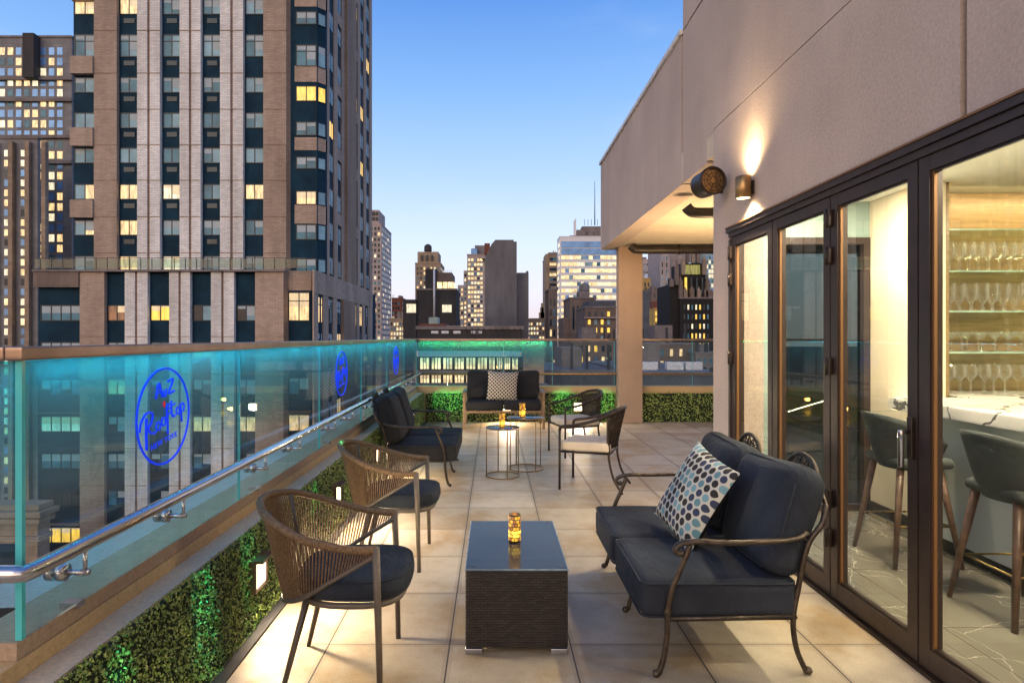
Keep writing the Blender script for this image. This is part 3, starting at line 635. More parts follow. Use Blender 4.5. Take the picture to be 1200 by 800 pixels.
lamp('canopy_downlight', 'SPOT', (3.2, 8.6, 3.12), 50, (1, .72, .45), pav, spot_size=R(120), spot_blend=.7, shadow_soft_size=.06, dirn=(0, 0, -1))

# ------------------------------------------------------------------ interior
bar = thing('bar_counter', 'pale bar counter with white veined marble top inside the doors', 'bar counter')
MB().box(3.25, 3.9, -3, 4.62, .10, .998).build('counter_front', 'bar_front', bar)
MB().box(3.27, 3.9, -3, 4.61, .004, .098).build('skirting', 'skirt_black', bar)
MB().bevbox(3.05, 3.98, -3.02, 4.635, 1.0, 1.087, .006).build('marble_slab', 'marble_top', bar)
blk = MB().box(3.36, 3.50, 4.64, 5.357, .102, 2.757)
blk.build('partition', 'plaster_cream', pav)
MB().box(3.345, 3.50, 4.64, 5.357, .004, .10).build('skirting', 'skirt_black', pav)
cab = thing('bar_shelving', 'wood backed bar cabinet with glass shelves of stemware', 'cabinet')
MB().box(3.562, 6.4, 5.04, 5.12, .9, 2.757).build('back_panel', 'cabinet_wood', cab)
MB().box(3.505, 3.556, 4.68, 5.036, 1.09, 2.757).box(5.8, 5.86, 4.68, 5.036, 1.09, 2.757).build('side_panel', 'cabinet_wood', cab)
MB().box(3.99, 6.0, 4.50, 5.036, .85, 1.02).box(3.56, 6.0, 4.54, 5.032, 1.089, 1.10).build('back_counter', 'marble_top', cab)
SH = [2.395, 2.07, 1.755, 1.435]
for z in SH:
    sfo = MB().box(3.56, 5.8, 4.69, 5.03, z - .010, z).build('glass_shelf', 'shelf_glass', cab)
    MB().box(3.56, 5.8, 4.683, 4.6895, z - .011, z + .001).build('shelf_edge', 'shelf_edge', sfo)
PROF = {
 'wine': [(.036, 0), (.034, .003), (.006, .008), (.004, .09), (.012, .10), (.034, .125), (.040, .155), (.036, .19), (.030, .215)],
 'beer': [(.034, 0), (.034, .004), (.012, .010), (.008, .05), (.014, .06), (.030, .085), (.038, .15), (.036, .205)],
 'coupe': [(.036, 0), (.036, .003), (.006, .007), (.004, .085), (.010, .092), (.055, .145)],
}
PM = {k_: MB().lathe(pr, n=18).mesh(k_ + '_glass', 'crystal') for k_, pr in PROF.items()}
ORD = ['first', 'second', 'third', 'fourth', 'fifth', 'sixth', 'seventh', 'eighth', 'ninth', 'tenth', 'eleventh', 'twelfth', 'thirteenth', 'fourteenth']
rows = [('wine', 2.07, .083, 'tall wine glass', 'upper shelf', 9), ('beer', 1.755, .088, 'stout beer glass', 'second shelf', 8), ('coupe', 1.435, .118, 'martini glass', 'third shelf', 6), ('wine', 1.10, .090, 'round wine glass', 'marble back counter', 7)]
for kind, z, dx, nm, where, cnt in rows:
    for ro, y in (('front', 4.76), ('back', 4.92)):
        for i in range(cnt):
            x = 3.615 + i * dx + (.5 * dx if ro != 'front' else 0) * .7 + rnd.uniform(-.013, .013)
            g = bpy.data.objects.new('martini_glass' if kind == 'coupe' else 'wine_glass' if kind == 'wine' else 'beer_glass', PM[kind]); col.objects.link(g); g.location = (x, y + rnd.uniform(-.006, .006), z + .001); g.scale = (1.08, 1.08, 1.08)
            tag(g, f'{nm}, {ORD[i]} from the left in the {ro} row on the {where}', 'glass', f'{nm}es on the {where}')
for (x, y, e) in ((2.75, 4.6, 26), (2.75, 3.2, 26), (2.8, 1.7, 26), (4.6, 3.2, 30), (4.6, 1.2, 30)):
    dl = thing('ceiling_downlight', {(2.75, 4.6): 'recessed ceiling downlight nearest the end window', (2.75, 3.2): 'recessed ceiling downlight above the bar stools', (2.8, 1.7): 'recessed ceiling downlight above the near doors', (4.6, 3.2): 'recessed ceiling downlight behind the bar by the shelves', (4.6, 1.2): 'recessed ceiling downlight behind the bar, nearer the camera'}[(x, y)], 'downlight', (x, y, 2.759), 0, 'recessed downlights over the bar')
    MB().lathe([(.045, -.001), (.065, -.001), (.065, -.008), (.045, -.008), (.045, -.001)], n=24).build('trim', 'white_metal', dl)
    MB().lathe([(.0, -.002), (.044, -.002)], n=24).build('bulb', 'lamp_glow', dl)
    lamp('down_lamp', 'AREA', (0, 0, -.012), e * 2.5, (1, .86, .62), dl, shape='DISK', size=.09)
lamp('shelf_lamp', 'AREA', (4.5, 4.72, 2.73), 20, (1, .76, .40), cab, shape='RECTANGLE', size=2.0, size_y=.03, dirn=(0, .35, -1))
lamp('counter_lamp', 'AREA', (3.20, 4.85, .9), 5, (1, .86, .56), cab, shape='RECTANGLE', size=.03, size_y=.6, dirn=(-.3, 0, 1))

def make_stool(label, loc, rz):
    g = thing('bar_stool', label, 'bar stool', loc, rz, 'shell bar stools at the counter')
    N_, K = 26, 9; vs = []; 
    for side in (0, 1):
        for i in range(N_ + 1):
            a = R(-112 + 224 * i / N_); e = math.cos(a / 2.0)
            top = .80 + .22 * max(0, math.cos(a * .78)) ** .6
            for j in range(K + 1):
                q = j / K; zz = .64 + (top - .64) * q; rad = (.165 + .105 * q ** .8) - (.016 if side else 0)
                if side and j == 0: zz += .02
                vs.append((-rad * math.cos(a) * .95 - .0, rad * math.sin(a) * 1.08, zz))
    fs = []; W_ = K + 1; off = (N_ + 1) * W_
    for i in range(N_):
        for j in range(K):
            a = i * W_ + j; fs.append((a, a + 1, a + W_ + 1, a + W_)); b_ = off + a; fs.append((b_, b_ + W_, b_ + W_ + 1, b_ + 1))
        a = i * W_ + K; fs.append((a, off + a, off + a + W_, a + W_))
    for j in range(K): fs.append((j, off + j, off + j + 1, j + 1)); a = N_ * W_ + j; fs.append((a, a + 1, off + a + 1, off + a))
    MB().add(vs, fs, 0, True).build('backrest', 'stool_shell', g)
    MB().cushion(Vector((.02, 0, .69)), .38, .40, .07, .034, .15, 8).build('seat', 'stool_shell', g)
    for sx in (-1, 1):
        for sy in (-1, 1):
            MB().tube([(sx * .13, sy * .14, .67), (sx * .225, sy * .225, 0)], [.024, .015], 10).build('leg', 'stool_wood', g)
    q = .178
    MB().tube([(q, q, .27), (q, -q, .27), (-q, -q, .27), (-q, q, .27)], .007, 8, 0, True).build('footrest', 'brass', g)
make_stool('grey shell bar stool farther from the camera, behind the third door leaf', (2.90, 4.22, .004), 0)
make_stool('grey shell bar stool nearer the camera, behind the fourth door leaf', (2.95, 3.36, .004), 0)

# ------------------------------------------------------------------ furniture: rope chairs
def make_rope_chair(label, loc, rz):
    g = thing('rope_chair', label, 'chair', loc, rz, 'rope back armchairs along the hedge')
    U = [(.20, -.27, .645), (.06, -.285, .655), (-.12, -.285, .70), (-.28, -.215, .765), (-.36, -.09, .795), (-.375, 0, .80)]
    U = U + [(x, -y, z) for x, y, z in reversed(U[:-1])]
    Lc = [(.19, -.262, .615), (.03, -.25, .52), (-.13, -.215, .42), (-.22, -.14, .375), (-.265, -.06, .36), (-.275, 0, .358)]
    Lc = Lc + [(x, -y, z) for x, y, z in reversed(Lc[:-1])]
    us, ls = spline(U, 12), spline(Lc, 12)
    MB().tube(us, .0175, 10).build('rim', 'rope', g)
    MB().tube(ls, .0105, 8).build('lower_rail', 'alu_taupe', g)
    mb = MB(); n = 118
    def at(c_, q):
        p = q * (len(c_) - 1); i = min(int(p), len(c_) - 2); return c_[i].lerp(c_[i + 1], p - i)
    for i in range(n):
        q = .01 + .98 * i / (n - 1)
        a, b_ = at(us, q), at(ls, q); mid = a.lerp(b_, .5); mb.tube([a, mid, b_], .0038, 4, cap=False)
    mb.build('rope_web', 'rope', g)
    for sy in (-1, 1):
        MB().tube([(-.30, sy * .15, .775), (-.215, sy * .13, .38)], .008, 8).build('back_upright', 'alu_taupe', g)
        MB().tube([(.215, sy * .272, 0), (.205, sy * .276, .4), (.195, sy * .272, .655)], [.0125, .016, .0175], 10).build('leg', 'alu_taupe', g)
        MB().tube([(-.13, sy * .16, .385), (-.225, sy * .20, 0)], [.0165, .011], 10).build('leg', 'alu_taupe', g)
    def plan(a, sx, sy, e=2.9): return (.065 + sx * math.copysign(abs(math.cos(a)) ** (2 / e), math.cos(a)), sy * math.copysign(abs(math.sin(a)) ** (2 / e), math.sin(a)) * (1 + .07 * math.cos(a)))
    ring = [(*plan(i * math.pi / 16, .225, .225), .388) for i in range(32)]
    MB().tube(ring, .014, 8, 0, True).tube([(.2, -.262, .388), (.2, .262, .388)], .012, 8).build('seat_frame', 'alu_taupe', g)
    prof = [(0, .404), (.9, .402), (.985, .410), (1.03, .43), (1.035, .455), (1.02, .482), (.97, .497), (.85, .506), (.5, .516), (0, .52)]
    vs = []; M_ = 48
    for s_, z in prof:
        for i in range(M_):
            x, y = plan(i * 2 * math.pi / M_, .25, .235); vs.append((.065 + (x - .065) * s_, y * s_, z + (.002 * math.sin(9 * x + 12 * y))))
    fs = [(k_ * M_ + i, k_ * M_ + (i + 1) % M_, (k_ + 1) * M_ + (i + 1) % M_, (k_ + 1) * M_ + i) for k_ in range(len(prof) - 1) for i in range(M_)]
    cu = MB().add(vs, fs, 0, True).build('cushion', 'navy_fabric', g)
    mb = MB()
    for s_, z in ((1.0, .492), (1.0, .417)): mb.tube([(.065 + (plan(i * math.pi / 24, .25, .235)[0] - .065) * s_, plan(i * math.pi / 24, .25, .235)[1] * s_, z) for i in range(48)], .004, 5, 0, True)
    mb.build('piping', 'piping', cu)
    return g
make_rope_chair('nearest brown rope back armchair with navy cushion beside the step light', (-.70, 2.82, 0), R(1))
make_rope_chair('second brown rope back armchair, between the nearest chair and the left settee', (-.70, 4.24, 0), R(-1))

# ------------------------------------------------------------------ cast iron settees
def rrect(hx_, hy_, r, n=6):
    P = []
    for cx_, cy_, a0 in ((hx_ - r, hy_ - r, 0), (-hx_ + r, hy_ - r, 90), (-hx_ + r, -hy_ + r, 180), (hx_ - r, -hy_ + r, 270)):
        for i in range(n + 1): a = R(a0 + 90 * i / n); P.append((cx_ + r * math.cos(a), cy_ + r * math.sin(a)))
    return P
def make_iron_settee(label, loc, rz, fabric):
    g = thing('iron_settee', label, 'settee', loc, rz, 'cast iron settees with thick cushions')
    W_ = .645
    for sy in (-1, 1):
        # scrolled arm
        arm = spline([(-.335, sy * W_, .66), (-.25, sy * (W_ + .02), .635), (0, sy * (W_ + .025), .622), (.17, sy * (W_ + .015), .625), (.245, sy * (W_ + .01), .612), (.268, sy * (W_ + .01), .585), (.250, sy * (W_ + .01), .566), (.232, sy * (W_ + .01), .578)], 6)
        MB().tube(arm, .0125, 10, flat=1.35).build('armrest', 'iron', g)
        MB().tube(spline([(.20, sy * (W_ + .01), .610), (.235, sy * (W_ + .01), .52), (.285, sy * (W_ + .008), .40), (.300, sy * W_, .29), (.302, sy * W_, .20), (.318, sy * W_, .09), (.340, sy * W_, .02)], 6), .0135, 10).lathe([(0, -.018), (.014, -.012), (.019, 0), (.014, .012), (0, .018)], (.352, sy * W_, .019), 12).lathe([(.015, -.012), (.019, 0), (.015, .012)], (.300, sy * W_, .30), 12).build('leg', 'iron', g)
        MB().tube(spline([(-.345, sy * .62, .012), (-.30, sy * .62, .12), (-.285, sy * .62, .26), (-.31, sy * .625, .42), (-.345, sy * .635, .60), (-.41, sy * .635, .70), (-.445, sy * .605, .775)], 6), .0125, 10).lathe([(0, -.018), (.014, -.012), (.019, 0), (.014, .012), (0, .018)], (-.355, sy * .62, .019), 12).build('leg', 'iron', g)
    MB().tube(spline([(.300, 0, .26), (.308, 0, .14), (.335, 0, .02)], 6), .012, 10).lathe([(0, -.018), (.014, -.012), (.019, 0), (.014, .012), (0, .018)], (.350, 0, .019), 12).build('leg', 'iron', g)
    MB().tube([(.30, -W_, .266), (.30, W_, .266), (-.29, W_ - .02, .266), (-.29, -W_ + .02, .266)], .012, 8, 0, True).tube([(-.29, 0, .266), (.3, 0, .266)], .010, 8).build('seat_frame', 'iron', g)
    bk = MB()
    for sy in (-1, 1):
        yc = sy * .315
        bk.tube(spline([(-.445, yc - .29, .77), (-.46, yc - .22, .82), (-.475, yc - .15, .848)], 5), .011, 8)
        bk.tube(spline([(-.445, yc + .29, .77), (-.46, yc + .22, .82), (-.475, yc + .15, .848)], 5), .011, 8)
        bk.tube([(-.477 - .015 * math.sin(i * math.pi / 16), yc + .15 * math.cos(i * math.pi / 16), .838 + .115 * math.sin(i * math.pi / 16)) for i in range(17)], .013, 10)
        bk.tube([(-.477 - .010 * math.sin(i * math.pi / 12), yc + .095 * math.cos(i * math.pi / 12), .838 + .070 * math.sin(i * math.pi / 12)) for i in range(13)], .006, 6)
        bk.tube([(-.477, yc - .15, .835), (-.477, yc + .15, .835)], .008, 8)
        for k_ in range(7):
            a = R(15 + 25 * k_)
            p1 = (-.485, yc + .145 * math.cos(a), .838 + .11 * math.sin(a)); ctrl = (-.482, yc + .07 * math.cos(a - .35), .838 + .055 * math.sin(a - .35)); c2 = (-.482, yc + .07 * math.cos(a + .35), .838 + .055 * math.sin(a + .35))
            bk.tube(spline([(-.477, yc, .840), ctrl, p1], 4), .0045, 6); bk.tube(spline([(-.477, yc, .840), c2, p1], 4), .0045, 6)
        for dy in (-.2, -.1, 0, .1, .2): bk.tube(spline([(-.29, yc + dy, .25), (-.33, yc + dy, .5), (-.475, yc + dy, .838)], 4), .006, 6)
    bk.tube(spline([(-.445, -.03, .77), (-.44, 0, .73), (-.445, .03, .77)], 4), .011, 8).tube([(-.345, -.635, .62), (-.345, .635, .62)], .008, 8)
    bk.build('back_frame', 'iron', g)
    for k_, sy in enumerate((-1, 1)):
        c_ = Vector((.055, sy * .318, .342))
        s_ = MB().cushion(c_, .73, .632, .180, .05, .09, 16, wob=.003, seed=k_ + 3).build('seat_cushion', fabric, g)
        mb = MB()
        for zz in (.076, -.074): mb.tube([(c_.x + x * 1.0, c_.y + y * 1.0, c_.z + zz) for x, y in rrect(.358, .309, .045)], .0055, 6, 0, True)
        mb.build('piping', 'piping', s_)
        M = Matrix.Translation((-.310, sy * .315, .672)) @ Matrix.Rotation(R(-17), 4, 'Y') @ Matrix.Rotation(R(90), 4, 'Y') @ Matrix.Rotation(R(2 * sy), 4, 'Z')
        b_ = MB().cushion(Vector((0, 0, 0)), .53, .625, .185, .088, .18, 16, M=M, wob=.006, seed=k_ + 11).build('back_cushion', fabric, g)
        mb = MB()
        mb.tube([M @ Vector((x, y, .062)) for x, y in rrect(.246, .292, .10)], .0055, 6, 0, True); mb.tube([M @ Vector((x, y, -.062)) for x, y in rrect(.246, .292, .10)], .0055, 6, 0, True)
        mb.build('piping', 'piping', b_)
    return g
make_iron_settee('cast iron settee with navy cushions on the right by the folding doors', (1.095, 3.38, 0), R(180), 'navy_fabric')
make_iron_settee('cast iron settee with black cushions against the left hedge', (-.80, 6.86, 0), R(0), 'black_fabric')

# pillows
def pillow(name, label, M, s_, th, front, back):
    n = 26; g = thing(name, label, 'pillow'); g.matrix_basis = M
    for sg, mt, nm in ((1, front, 'front_cover'), (-1, back, 'back_cover')):
        vs = []; fs = []
        for i in range(n + 1):
            for j in range(n + 1):
                u, v = -1 + 2 * i / n, -1 + 2 * j / n
                k_ = ((1 - abs(u) ** 2.6) * (1 - abs(v) ** 2.6)) ** .55 if abs(u) < 1 and abs(v) < 1 else 0
                pinch = 1 - .07 * (1 - v * v) * (abs(u) ** 3); pinch2 = 1 - .07 * (1 - u * u) * (abs(v) ** 3)
                vs.append((u * s_ / 2 * pinch, v * s_ / 2 * pinch2, sg * (th / 2 * k_ * (1 + .06 * math.sin(4 * u + 3 * v + sg)) + .0005)))
        for i in range(n):
            for j in range(n):
                a = i * (n + 1) + j; q = (a, a + n + 1, a + n + 2, a + 1); fs.append(q if sg > 0 else q[::-1])
        MB().add(vs, fs, 0, True).build(nm, mt, g)
plain('velvet_black', (.008, .008, .010), .7, spec=.2)
def basis(loc, nrm, up, roll=0):
    n_ = Vector(nrm).normalized(); u = Vector(up); u = (u - n_ * u.dot(n_)).normalized(); x = u.cross(n_)
    return Matrix.Translation(loc) @ Matrix((x, u, n_)).transposed().to_4x4() @ Matrix.Rotation(R(roll), 4, 'Z')
pillow('throw_pillow', 'square pillow with teal and black dots on the right settee', basis((1.115, 3.335, .675), (-.188, -.033, .102), (.236, -.046, .419), 0), .51, .14, 'dots_teal', 'velvet_black')

# far centre settee
def make_tube_settee(label, loc, rz):
    g = thing('cushioned_settee', label, 'settee', loc, rz)
    # local: faces -Y, width along X
    for sx in (-1, 1):
        for y, zt in ((-.33, .60), (.33, .62)):
            MB().bevbox(sx * .67 - .022, sx * .67 + .022, y - .018, y + .018, 0, zt, .005).build('leg', 'wood_frame', g)
        MB().bevbox(sx * .67 - .035, sx * .67 + .035, -.36, .36, .60, .625, .006).build('armrest', 'wood_frame', g)
    MB().bevbox(-.65, .65, -.35, -.31, .27, .31, .006).bevbox(-.65, .65, .29, .33, .27, .31, .006).build('seat_rail', 'wood_frame', g)
    MB().bevbox(-.65, .65, .33, .36, .60, .64, .006).bevbox(-.65, .65, .40, .43, .84, .88, .006).build('back_rail', 'wood_frame', g)
    for k_, sx in enumerate((-1, 1)):
        MB().cushion(Vector((sx * .322, -.03, .39)), .635, .64, .15, .04, .08, 12, wob=.003, seed=k_).build('seat_cushion', 'black_fabric', g)
        M = Matrix.Translation((sx * .322, .22, .70)) @ Matrix.Rotation(R(-12), 4, 'X') @ Matrix.Rotation(R(90), 4, 'X')
        MB().cushion(Vector((0, 0, 0)), .64, .52, .17, .07, .22, 12, M=M, wob=.004, seed=k_ + 5).build('back_cushion', 'black_fabric', g)
    return g
make_tube_settee('black cushioned settee in the centre before the far hedge', (.18, 10.45, 0), 0)
pillow('throw_pillow', 'white pillow with small black dots on the centre settee', basis((.16, 10.42, .70), (.0, -1, .30), (0, 0, 1), -3), .54, .16, 'dots_black', 'velvet_black')

# ------------------------------------------------------------------ curved iron chairs with cream cushions
def make_tub_chair(label, loc, rz):
    g = thing('iron_armchair', label, 'chair', loc, rz, 'curved iron armchairs with cream cushions')
    hoop = [(.27, -.275, .60), (.245, -.28, .64), (.10, -.285, .665), (-.12, -.28, .73), (-.27, -.22, .80), (-.335, -.08, .83), (-.34, 0, .832)]
    hoop = hoop + [(x, -y, z) for x, y, z in reversed(hoop[:-1])]
    MB().tube(spline(hoop, 8), .0165, 10).build('arm_hoop', 'iron_dark', g)
    for sy in (-1, 1):
        MB().tube([(.27, sy * .275, 0), (.27, sy * .275, .605)], .013, 10).build('leg', 'iron_dark', g)
        MB().tube(spline([(-.36, sy * .24, .0), (-.27, sy * .225, .14), (-.225, sy * .225, .32), (-.225, sy * .225, .42), (-.22, sy * .235, .55), (-.225, sy * .255, .755)], 5), .012, 10).build('leg', 'iron_dark', g)
    MB().tube([(.26, -.25, .385), (.26, .25, .385), (-.23, .21, .385), (-.23, -.21, .385)], .012, 8, 0, True).build('seat_frame', 'iron_dark', g)
    MB().cushion(Vector((.015, 0, .443)), .50, .485, .09, .025, .06, 10, wob=.002).build('cushion', 'cream_fabric', g)
    # woven back: dark strap lattice between hoop and seat
    mb = MB()
    def P(a, q):
        x0, y0 = -.23 - .0 * math.cos(a), .21 * math.sin(a); x0 = -.20 - .05 * math.cos(a)
        x1, y1 = -.20 - .14 * math.cos(a), .245 * math.sin(a)
        zt = .745 + .08 * math.cos(a)
        return Vector((x0 + (x1 - x0) * q, y0 + (y1 - y0) * q, .43 + (zt - .43) * q))
    for i in range(23):
        a = R(-86 + 172 * i / 22)
        mb.tube([P(a, q / 5) for q in range(6)], .0075, 4, flat=.5, cap=False)
    for j in range(1, 8):
        if j in (3, 5): continue
        mb.tube([P(R(-86 + 172 * i / 16), j / 8) + Vector((.004 * (-1) ** i, 0, 0)) for i in range(17)], .012, 4, flat=.4, cap=False)
    mb.build('woven_back', 'iron_dark', g)
make_tub_chair('nearer curved iron armchair with cream cushion right of the side tables', (1.03, 6.27, 0), R(158))
make_tub_chair('farther curved iron armchair with cream cushion before the column', (1.10, 8.02, 0), R(197))

# ------------------------------------------------------------------ tables
def side_table(label, loc, r, h, a0):
    g = thing('side_table', label, 'side table', loc, 0, 'round nesting side tables')
    MB().lathe([(0, h), (r - .002, h), (r, h - .003), (r, h - .010), (r - .004, h - .012), (0, h - .012)], n=40).build('tabletop', 'table_top', g)
    MB().tube([(r * math.cos(i * math.pi / 24), r * math.sin(i * math.pi / 24), h - .008) for i in range(48)], .006, 6, 0, True).build('top_ring', 'gold_iron', g)
    MB().tube([((r - .004) * math.cos(i * math.pi / 24), (r - .004) * math.sin(i * math.pi / 24), .007) for i in range(48)], .007, 6, 0, True).build('base_ring', 'gold_iron', g)
    for k_ in range(4):
        a = R(a0 + 90 * k_); MB().tube([((r - .004) * math.cos(a), (r - .004) * math.sin(a), .005), ((r - .004) * math.cos(a), (r - .004) * math.sin(a), h - .010)], .0058, 8).build('leg', 'gold_iron', g)
side_table('shorter round side table with candle, nearer and left of its pair', (.105, 6.72, 0), .190, .545, 15)
side_table('taller round side table with candle, behind and right of its pair', (.385, 7.10, 0), .215, .610, 30)

emit('amber_bright', (1.0, .62, .05), 2.6, .15); emit('amber_mid', (1.0, .50, .012), 1.2, .25); emit('amber_dim', (.75, .22, .004), .55, .3)
def candle(label, loc, r, h):
    g = thing('candle_holder', label, 'candle', loc, 0, 'amber mosaic candle holders')
    rows_ = 7; n = 12; mb = MB(); rr = random.Random(3)
    for k_ in range(rows_):
        z0 = .008 + k_ * (h - .012) / rows_; z1 = z0 + (h - .012) / rows_ - .004
        for j in range(n):
            a0 = 2 * math.pi * (j + .5 * (k_ % 2)) / n; a1 = a0 + 2 * math.pi / n * .84
            b_ = 0 if k_ in (1, 2) and rr.random() < .7 else (1 if rr.random() < (.8 if k_ < 5 else .4) else 2)
            q = [Vector((rr_ * math.cos(a), rr_ * math.sin(a), z)) for rr_, z in ((r, z0), (r, z1)) for a in (a0, (a0 + a1) / 2, a1)]
            mb.add(q, [(0, 1, 4, 3), (1, 2, 5, 4)], b_)
    mb.build('mosaic_glass', ['amber_bright', 'amber_mid', 'amber_dim'], g)
    MB().lathe([(0, 0), (r - .001, 0), (r - .002, h), (r - .006, h), (r - .006, .01), (0, .01)], n=24).build('cup', 'iron_dark', g)
    lamp('flame', 'POINT', (0, 0, h + .04), .6, (1, .5, .12), g, shadow_soft_size=.02)
candle('amber mosaic candle holder on the dark coffee table', (.119, 3.33, .4205), .034, .150)
candle('amber mosaic candle holder on the shorter side table', (.10, 6.70, .546), .034, .165)
candle('amber mosaic candle holder on the taller side table', (.345, 7.08, .611), .034, .165)

ct = thing('coffee_table', 'dark wicker coffee table with black glass top and metal feet', 'coffee table', (.115, 3.315, 0))
tw, td = .252, .385
MB().bevbox(-tw, tw, -td, td, .030, .408, .012).build('wicker_body', 'wicker', ct)
MB().bevbox(-tw - .003, tw + .003, -td - .003, td + .003, .410, .418, .003, 1).box(-tw + .004, tw - .004, -td + .004, td - .004, .4181, .4195).build('glass_top', ['black_glass', 'frost_edge'], ct)
for sx in (-1, 1):
    for sy in (-1, 1):
        MB().lathe([(0, .0012), (.008, .0012), (.009, 0)], (sx * (tw - .035), sy * (td - .035), .4196), 14).build('glass_bolt', 'iron_dark', ct)
        MB().bevbox(*(sorted((sx * tw, sx * (tw - .085)))), *(sorted((sy * td, sy * (td - .05)))), 0, .029, .003).build('foot', 'steel', ct)
#CITY

# ------------------------------------------------------------------ the city
WIN = {}
plain('blind', (.40, .47, .50), .7, 0, .12, .4); emit('lit_blind', (1.0, .72, .40), .75, .25)
FR = [(0, 0), (.35, .1), (.5, .5), (.2, .7), (0, .45), (.65, .3)]
def win_mb(w_, h_, n, tr, frame, var=0):
    mb = MB(); ft = min(.07, w_ * .08) if frame else 0
    if frame:
        mb.box(-w_ / 2, -w_ / 2 + ft, -.06, .0, 0, h_).box(w_ / 2 - ft, w_ / 2, -.06, .0, 0, h_)
        mb.box(-w_ / 2 + ft, w_ / 2 - ft, -.06, 0, 0, ft).box(-w_ / 2 + ft, w_ / 2 - ft, -.06, 0, h_ - ft, h_)
        if tr: mb.box(-w_ / 2 + ft, w_ / 2 - ft, -.058, 0, h_ * .68, h_ * .68 + ft)
    for i in range(n):
        a, b_ = -w_ / 2 + ft + (w_ - 2 * ft) * i / n, -w_ / 2 + ft + (w_ - 2 * ft) * (i + 1) / n
        if frame and i: mb.box(a - ft * .6, a + ft * .6, -.055, 0, ft, h_ - ft)
        mb.quad((a, -.03, ft), (b_, -.03, ft), (b_, -.03, h_ - ft), (a, -.03, h_ - ft), 1 + i % 2)
        f_ = FR[var][i % 2]
        if frame and f_: mb.quad((a + .03, -.036, h_ - ft - f_ * (h_ - 2 * ft)), (b_ - .03, -.036, h_ - ft - f_ * (h_ - 2 * ft)), (b_ - .03, -.036, h_ - ft), (a + .03, -.036, h_ - ft), 3)
    return mb
def win_obj(spec, parent):
    loc, rz, w_, h_, n, tr, frame, m1, m2 = spec
    k_ = (round(w_, 2), round(h_, 2), n, tr, frame, rnd.randrange(6) if frame else 0, m1, m2)
    if k_ not in WIN: WIN[k_] = win_mb(*k_[:6]).mesh('window', ['winframe', m1, m2, 'lit_blind' if m1.startswith('lit') else 'blind'])
    o = bpy.data.objects.new('window', WIN[k_]); col.objects.link(o); o.parent = parent; o.location = loc; o.rotation_euler = (0, 0, rz)
def put_windows(parent, specs, cap=100):
    def size(s_):
        x, y, z = s_[0]; px = CX + F * x / y; py = HY - F * (z - H) / y
        vis = 1 if (-30 < px < 1230 and -30 < py < 830) else .001
        return vis * s_[2] * s_[3] / (y * y)
    specs = sorted(specs, key=size, reverse=True)
    for s_ in specs[:cap]: win_obj(s_, parent)
    rest = specs[cap:]
    if rest:
        names = ['winframe']; mb = MB()
        for loc, rz, w_, h_, n, tr, frame, m1, m2 in rest:
            sub = win_mb(w_, h_, n, tr, frame); M = Matrix.Translation(loc) @ Matrix.Rotation(rz, 4, 'Z')
            for q in (m1, m2):
                if q not in names: names.append(q)
            idx = {0: 0, 1: names.index(m1), 2: names.index(m2)}; o = len(mb.v)
            mb.v += [tuple(M @ Vector(p)) for p in sub.v]; mb.f += [[i + o for i in f] for f in sub.f]; mb.m += [idx[i] for i in sub.m]; mb.sm += sub.sm
        r_ = mb.build('remaining_windows', names, parent); r_['kind'] = 'stuff'
def pane(p_lit, r=rnd, lit=('lit_warm', 'lit_white', 'lit_yellow'), un=('pane_light', 'pane_mid', 'pane_mid', 'pane_dark')):
    if r.random() < p_lit: q = r.choice(lit); return q, q
    return r.choice(un), r.choice(un)

# --- brick apartment tower on the left
D = 50.0; S = D / F
tw_ = thing('brick_tower', 'tall tan and brown brick apartment tower with navy window bays on the left', 'apartment tower')
X = lambda px: XP(px, D)
Z = lambda y: ZP(y, D)
ZT = 58
body = MB().box(X(86), X(372), D + .02, D + 20, -45, ZT)
body.build('spandrel_wall', 'spandrel', tw_)
piers = [(113.2, 139.8, 'brick_brown', 0), (163.5, 190, 'brick_light', 1), (213, 237.4, 'brick_light', 1), (260, 286.8, 'brick_light', 1), (310.4, 337, 'brick_brown', 0)]
for a, b_, mt, stripe in piers:
    p = MB()
    if stripe:
        c_ = (a + b_) / 2
        p.box(X(a), X(c_ - 1.5), D - .35, D + .019, 5.8, ZT).box(X(c_ + 1.5), X(b_), D - .35, D + .019, 5.8, ZT)
        o = p.build('pier', mt, tw_); MB().box(X(c_ - 1.5), X(c_ + 1.5), D - .26, D + .018, 5.8, ZT).build('brick_stripe', 'brick_stripe', o)
    else:
        p.box(X(a), X(b_), D - .35, D + .019, 5.8, ZT).build('pier', mt, tw_)
bots = [318, 276, 234, 191.5, 150.5, 109, 67, 17.5, -24.5]
mb = MB()
for y in bots:
    for a, b_, mt, stripe in piers: mb.box(X(a) - .01, X(b_) + .01, D - .375, D - .351, Z(y + 21) - .03, Z(y + 21) + .03)
mb.build('floor_joints', 'brick_shade', tw_)
